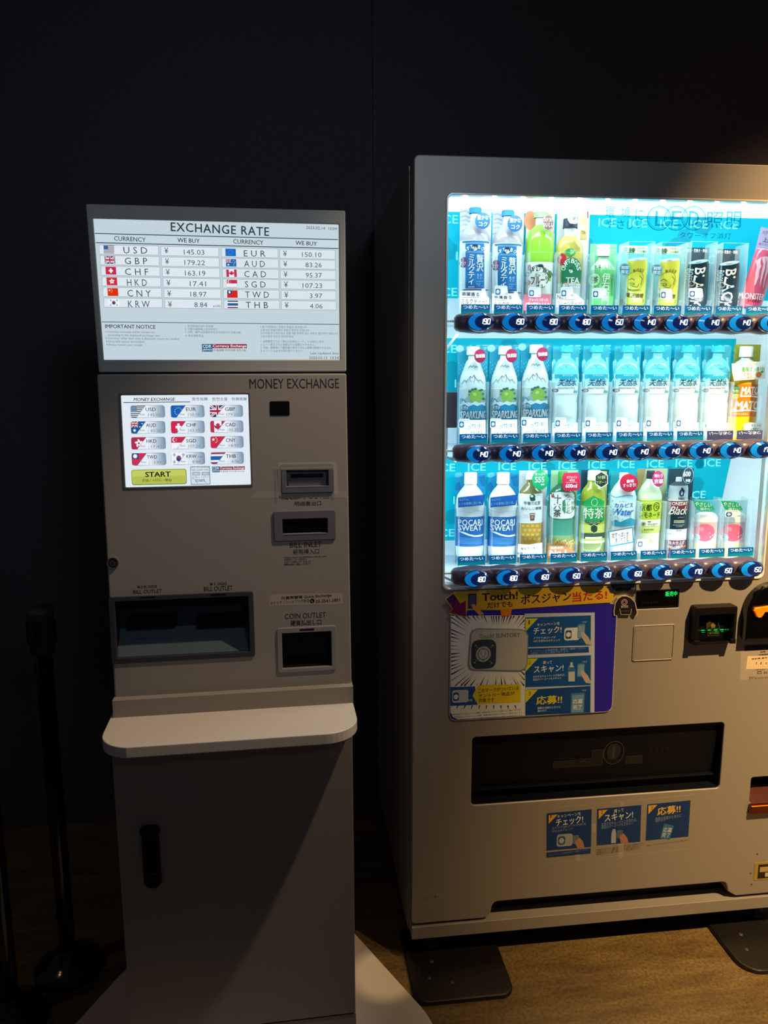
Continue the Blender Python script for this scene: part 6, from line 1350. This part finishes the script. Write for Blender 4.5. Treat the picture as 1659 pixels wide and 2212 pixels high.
def sixteen():
    crop('K'); s = Sample(2, 1258, [(178, 48), (292, 48), (293, 42), (315, 60), (350, 100), (390, 128), (440, 132), (600, 132), (650, 122), (760, 120), (850, 135), (1000, 140)]).start('display_bottle', 'dark green sixteen tea bottle with a red 600ml badge', 'bottle')
    s.card(1138, 164, 1410, 1020, 'p:a8d8b0'); s.part('bottle_body', [(293, 640, 'g:2f7458'), (640, 800, 'g:4c9c88'), (800, 880, 'g:88a878'), (880, None, 'g:d8b474')]); s.cap(178, 294, 'p:3c9c40', 46)
    def L(mb):
        lab = [(1140, 410), (1160, 388), (1240, 380), (1360, 388), (1384, 410), (1386, 610), (1360, 640), (1250, 648), (1165, 640), (1140, 610)]; mb.Pg(lab, 'p:e4eeee', .0010)
        mb.T('十六茶', 1176, 406, 1252, 630, 'p:14201c', .0015, vert=True, bold=.012, line=.95); mb.T('Asahi', 1275, 400, 1330, 416, 'p:3c6c58', .0014, bold=.01); mb.Ring(1335, 512, 54, 82, 4, 'p:2c6c54', .0014); mb.T('ブレンド', 1306, 446, 1346, 588, 'p:1c4c3c', .0016, vert=True, bold=.01); mb.T('特製', 1352, 470, 1384, 560, 'p:1c4c3c', .0016, vert=True)
        mb.T('香ばしい', 1290, 412, 1384, 432, 'p:2c5c4c', .0016, rot=-8); mb.Pg([(1265, 470), (1290, 455), (1300, 520), (1290, 600), (1262, 560)], 'p:3c8c64', .0013); mb.Pg([(1150, 420), (1172, 400), (1192, 425), (1168, 440)], 'p:b04858', .0014)
        mb.R(1118, 668, 1200, 670, 'p:4c9c88', .0004)
        for k in range(14): x = 1130+k*19; mb.PL([(x, 905+(k % 3)*14), (x+30, 880-(k % 4)*10), (x+46, 900)], 7, 'p:f0c878', .0008+.00003*k)
    s.label(380, 650, None, L)
    s.plate([(1285, 192), (1420, 186), (1442, 215), (1446, 330), (1425, 366), (1300, 374), (1270, 350), (1262, 230)], 'p:b41c40', lambda mb: [mb.T('カフェイン', 1310, 222, 1412, 246, 'p:fbe8ee', .0004, bold=.01), mb.T('ゼロ', 1336, 252, 1386, 276, 'p:fbe8ee', .0004, bold=.01), mb.L(1300, 286, 1412, 284, 2, 'p:fbe8ee', .0004), mb.T('600ml', 1298, 300, 1412, 340, 'p:fbe8ee', .0004, bold=.014)])
    def C(mb): mb.T('購買本数', 1146, 924, 1276, 948, 'p:fbf0e0', .0006, bold=.014); mb.T('No.1', 1140, 956, 1304, 1012, 'p:fbf6ee', .0006, bold=.03); mb.T('ブレンド茶', 1306, 990, 1384, 1008, 'p:fbf6ee', .0006)
    s.plate([(1130, 915), (1290, 915), (1390, 975), (1390, 1022), (1118, 1022)], 'p:a8703c', C, 'caption_card'); s.case(525)
sixteen()
def tokucha():
    crop('0'); s = Sample(2, 1280, [(1016, 13), (1037, 13), (1038, 10.5), (1044, 13), (1056, 22), (1066, 26), (1090, 27), (1125, 27), (1200, 28)]).start('display_bottle', 'yellow green tea bottle with a large green pentagon label', 'bottle')
    s.card(1252, 1015, 1312, 1200, 'p:16405c', lambda mb: mb.Pg([(1256, 1090), (1275, 1016), (1311, 1018), (1311, 1198), (1256, 1198)], 'p:b8cc78', .0003)); s.part('bottle_body', [(1038, 1130, 'g:a8b840'), (1130, 1168, 'g:c8d870'), (1168, None, 'g:8c9c58')]); s.cap(1016, 1037, 'p:e8f0d8', 13.5)
    def L(mb):
        mb.Pg([(1255, 1084), (1282, 1071), (1305, 1082), (1305, 1124), (1255, 1124)], 'p:1c9c54', .0008); mb.Pg([(1258, 1124), (1303, 1124), (1290, 1134), (1283, 1138), (1274, 1134)], 'p:1c4a34', .0008); mb.Ring(1284, 1085, 7, 8, 1.2, 'p:a8e0b0', .0011); mb.T('特茶', 1259, 1097, 1303, 1120, 'p:e8f8e8', .0012, bold=.012); mb.T('TOKUCHA', 1266, 1126, 1296, 1131, 'p:a8d8a8', .0011)
        mb.Pg([(1283+9.5*math.sin(math.radians(60*i)), 1142-10.5*math.cos(math.radians(60*i))) for i in range(6)], 'p:c8d8a0', .0010); mb.Pg([(1283+8*math.sin(math.radians(60*i)), 1142-9*math.cos(math.radians(60*i))) for i in range(6)], 'p:1c3c2c', .0012)
        mb.R(1254, 1152, 1306, 1164, 'p:2c4c34', .0008); mb.R(1264, 1160, 1300, 1164, 'p:e8f0e0', .001); mb.R(1253, 1168, 1307, 1174, 'p:d4e8b4', .0008); mb.T('体脂肪を減らす', 1260, 1190, 1300, 1196, 'p:3c5c34', .0008)
    s.label(1071, 1180, None, L)
    s.plate([(1299+16*math.sin(math.radians(60*i)), 1036-18*math.cos(math.radians(60*i))) for i in range(6)], 'p:e4ecd8', lambda mb: [mb.Pg([(1299+14.4*math.sin(math.radians(60*i)), 1036-16.3*math.cos(math.radians(60*i))) for i in range(6)], 'p:14281c', .0003), mb.T('分解', 1290, 1027, 1308, 1035, 'p:b8c494', .0006), mb.T('サポート', 1288, 1038, 1310, 1045, 'p:b8c494', .0006)]); s.case(1094)
tokucha()
def calpis():
    crop('L'); s = Sample(2, 240, [(184, 42), (238, 42), (239, 38), (270, 52), (320, 90), (370, 115), (410, 128), (690, 128), (720, 118), (760, 128), (960, 126)]).start('display_bottle', 'white milky water bottle with blue katakana logo and red round badge', 'bottle')
    s.card(112, 174, 382, 968, 'p:28a0ac'); s.part('bottle_body', [(239, None, 'g:e8f6fa')]); s.cap(184, 238, 'p:f0f8fa', 42)
    def L(mb):
        mb.PL([(128, 405), (180, 425), (240, 412), (300, 400), (352, 412)], 6, 'p:2c9cc0', .0009); mb.T('カルピス', 160, 480, 346, 524, 'p:1c4ca4', .0012, bold=.03); mb.T('Water', 146, 532, 346, 600, 'p:1c6cb8', .0012, shear=.3, bold=.03); mb.T('Asahi', 236, 456, 280, 470, 'p:3c6cb0', .001); mb.T('ウォーター', 258, 596, 338, 616, 'p:1c4ca4', .0012)
        mb.Pg([(112, 692), (112, 660), (180, 640), (220, 665), (270, 640), (320, 620), (366, 640), (366, 694)], 'p:2ca0c8', .0009); mb.Ring(180, 632, 26, 24, 3, 'p:3c6cb0', .0012)
        for a, b in ((150, 455), (218, 465), (130, 515), (130, 595), (245, 635), (348, 550)): mb.E(a, b, 5, 7, 'p:2c8cc0', .001, 8)
    s.label(405, 695, 'p:c0e8f2', L)
    s.badge(308, 284, 88, 88, 'p:b01838', [('後味', 284, 250, 356, 282, 3), ('すっきり!', 250, 288, 376, 324, 3)])
    def C(mb): mb.Pg([(118, 762), (338, 724), (344, 852), (130, 892)], 'p:f0f8f8', .0003); mb.T('甘ずっぱいが、', 142, 760, 318, 812, 'p:14242c', .0006, rot=6, bold=.006); mb.T('あふれてる', 176, 812, 300, 858, 'p:14242c', .0006, rot=6, bold=.006); mb.L(170, 876, 310, 848, 3, 'p:14242c', .0006)
    s.plate([(105, 752), (345, 710), (354, 864), (122, 905)], 'p:2888a8', C, 'caption_card'); s.case(470)
calpis()
def lemonade():
    crop('L'); s = Sample(2, 500, [(166, 42), (242, 42), (243, 36), (262, 42), (310, 78), (370, 108), (410, 118), (450, 118), (700, 116), (800, 112), (960, 114)]).start('display_bottle', 'pale green lemonade bottle with dark cap and magenta badge', 'bottle')
    s.card(386, 146, 664, 966, 'p:b8c09c', lambda mb: mb.Pg([(390, 150), (470, 148), (440, 300), (392, 400)], 'p:a89460', .0003)); s.part('bottle_body', [(243, 440, 'g:d8e8c8'), (440, 760, 'g:c8dc70'), (760, None, 'g:dcecd0')]); s.cap(166, 242, 'p:202c34', 38)
    def L(mb):
        mb.R(386, 456, 614, 640, 'p:a4cc38', .0008); K = 'p:16301c'; mb.T('京都', 400, 490, 530, 556, K, .0012, bold=.012); mb.Ring(574, 514, 28, 42, 5, K, .0012); mb.Ring(566, 506, 12, 16, 4, K, .0012, 12); mb.Ring(584, 520, 12, 16, 4, K, .0012, 12); mb.T('レモネード', 398, 568, 604, 624, K, .0012, bold=.014)
        mb.R(386, 642, 614, 706, 'p:e4f0dc', .0008); mb.E(446, 684, 30, 24, 'p:a8b8a0', .001); mb.T('茶', 432, 670, 460, 698, 'p:2c4c34', .0013, bold=.01); mb.T('伊右衛門', 486, 674, 580, 700, 'p:2c4c34', .0012); mb.R(488, 656, 520, 666, 'p:2c4c34', .0012); mb.R(386, 710, 614, 758, 'p:b8d878', .0008); mb.T('SUNTORY', 452, 730, 550, 746, 'p:1c3c24', .0012, bold=.02); mb.T('果汁1%', 380, 728, 420, 746, 'p:3c5c34', .0012)
    s.label(452, 760, None, L)
    s.badge(592, 244, 56, 76, 'p:b02868', [('味わう', 556, 196, 634, 234), ('京都', 552, 246, 640, 290)])
    s.plate([(380, 878), (590, 878), (590, 965), (375, 965)], 'p:dcecd0', lambda mb: [mb.T('すっきり甘くてうまい', 384, 902, 584, 936, 'p:3c5450', .0004, bold=.006), mb.T('清涼飲料水', 452, 946, 522, 958, 'p:3c5450', .0004)], 'caption_card'); s.mark(388, 828, 118, 84); s.case(470)
lemonade()
def fire():
    crop('L'); s = Sample(2, 772, [(226, 26), (268, 26), (269, 34), (285, 60), (305, 86), (330, 92), (440, 96), (455, 104), (960, 104)]).start('display_bottle', 'dark coffee bottle with silver shoulders and a 600ml badge', 'bottle')
    s.card(672, 146, 916, 970, 'p:1e3e4c', lambda mb: [mb.Ring(a, b, 9, 18, 3, 'p:5c7c88', .0003, 12) for a, b in ((686, 262), (722, 284), (684, 300))])
    s.part('bottle_body', [(269, 305, 'g:3c4c54'), (305, 450, 'g:a8bcc4'), (450, 530, 'g:6a3038'), (530, 722, 'g:16303c'), (722, 828, 'p:d0dce0'), (828, 905, 'g:5a2c34'), (905, None, 'g:6c3c40')]); s.cap(228, 270, 'p:dce8ec', 28)
    def L(mb):
        mb.Pg([(820, 322), (850, 360), (838, 410), (812, 418), (794, 395), (796, 365), (812, 352)], 'p:1c3440', .0008); mb.Pg([(820, 362), (832, 385), (822, 405), (810, 395)], 'p:a8bcc4', .001); mb.T('FIRE', 788, 424, 848, 446, 'p:1c3440', .0009, bold=.024); mb.T('ONEDAY', 724, 470, 874, 502, 'p:e4e8ea', .0009, bold=.01); mb.T('Black', 690, 512, 872, 592, 'p:dce4e6', .0009, shear=.45, bold=.008)
        mb.R(744, 646, 846, 674, 'p:8ca48c', .0007); mb.T('直火仕上げ', 752, 652, 838, 668, 'p:1c3038', .001); mb.T('WOOD ROASTED', 732, 688, 842, 698, 'p:a8bcc4', .0008); mb.T('COFFEE', 766, 702, 826, 712, 'p:a8bcc4', .0008); mb.T('[無糖]', 762, 738, 820, 760, 'p:3c5058', .0008); mb.T('国産レギュラーコーヒー', 680, 774, 850, 786, 'p:4c5c64', .0008)
        mb.T('直火仕上げ', 686, 848, 844, 882, 'p:ecdcdc', .0008, bold=.014, rot=1); mb.T('美味しい無糖ブラック', 674, 890, 856, 918, 'p:ecdcdc', .0008, bold=.014); mb.T('コーヒー飲料', 680, 948, 780, 964, 'p:ecdcdc', .0008); mb.PL([(780, 625), (800, 615), (826, 620), (846, 610)], 4, 'p:8c9ca0', .0008)
    s.label(300, None, None, L)
    s.badge(884, 212, 56, 84, 'p:16364c', [('600', 836, 172, 906, 222), ('無糖', 858, 246, 904, 274)], rim='p:b8d0dc'); s.case(470)
fire()
def small_pink(dx, label, mark):
    crop('L', dx, 0); s = Sample(2, 1046, [(572, 62), (582, 84), (600, 102), (620, 112), (655, 114), (700, 112), (860, 112), (900, 110), (955, 120)]).start('display_bottle', label, 'bottle', 'small pink sample bottles')
    s.card(930, 452, 1172, 960, 't:90e0e0:0.4'); s.part('bottle_body', [(655, 858, 'g:e8d4d8'), (858, None, 'g:f0f0c0')]); s.part('cap', [(572, 655, 'p:e8f2ee')], .0004)
    def L(mb):
        mb.R(938, 674, 1155, 856, 'p:c8b8bc', .0007); mb.E(1046, 768, 92, 84, 'p:d8607c', .0009); mb.E(1010, 730, 26, 22, 'p:e88ca0', .0011, 16); mb.E(962, 812, 36, 36, 'p:a8d4e4', .0012); mb.T('やさしさ', 938, 800, 986, 814, 'p:f0f8fa', .0015); mb.T('仕立て', 944, 820, 980, 832, 'p:f0f8fa', .0015)
        for i in range(9): mb.E(1092+(i*29) % 50, 770+(i*17) % 78, 5, 6, 'p:f4d0d8', .0012, 8)
        for k in range(3): mb.L(935, 880+k*18, 1150, 882+k*18, 3, 'p:d8d8a0', .0006)
    s.label(655, 860, None, L)
    s.plate([(928, 458), (1000, 458), (1080, 470), (1120, 505), (1140, 545), (1090, 556), (1020, 560), (965, 540), (945, 500)], 'p:1c9c70', lambda mb: [mb.T('やさしい', 950, 474, 1110, 516, 'p:d4f4e4', .0004, bold=.01, rot=-6), mb.T('味わい', 1002, 522, 1112, 552, 'p:d4f4e4', .0004, bold=.01, rot=-2)], 'leaf_tag')
    if mark: s.mark(968, 548, 150, 68)
    s.case(450)
small_pink(0, 'small pink and cream bottle beside the dark coffee bottle', False); small_pink(274, 'small pink bottle with touch sticker at the right end', True)
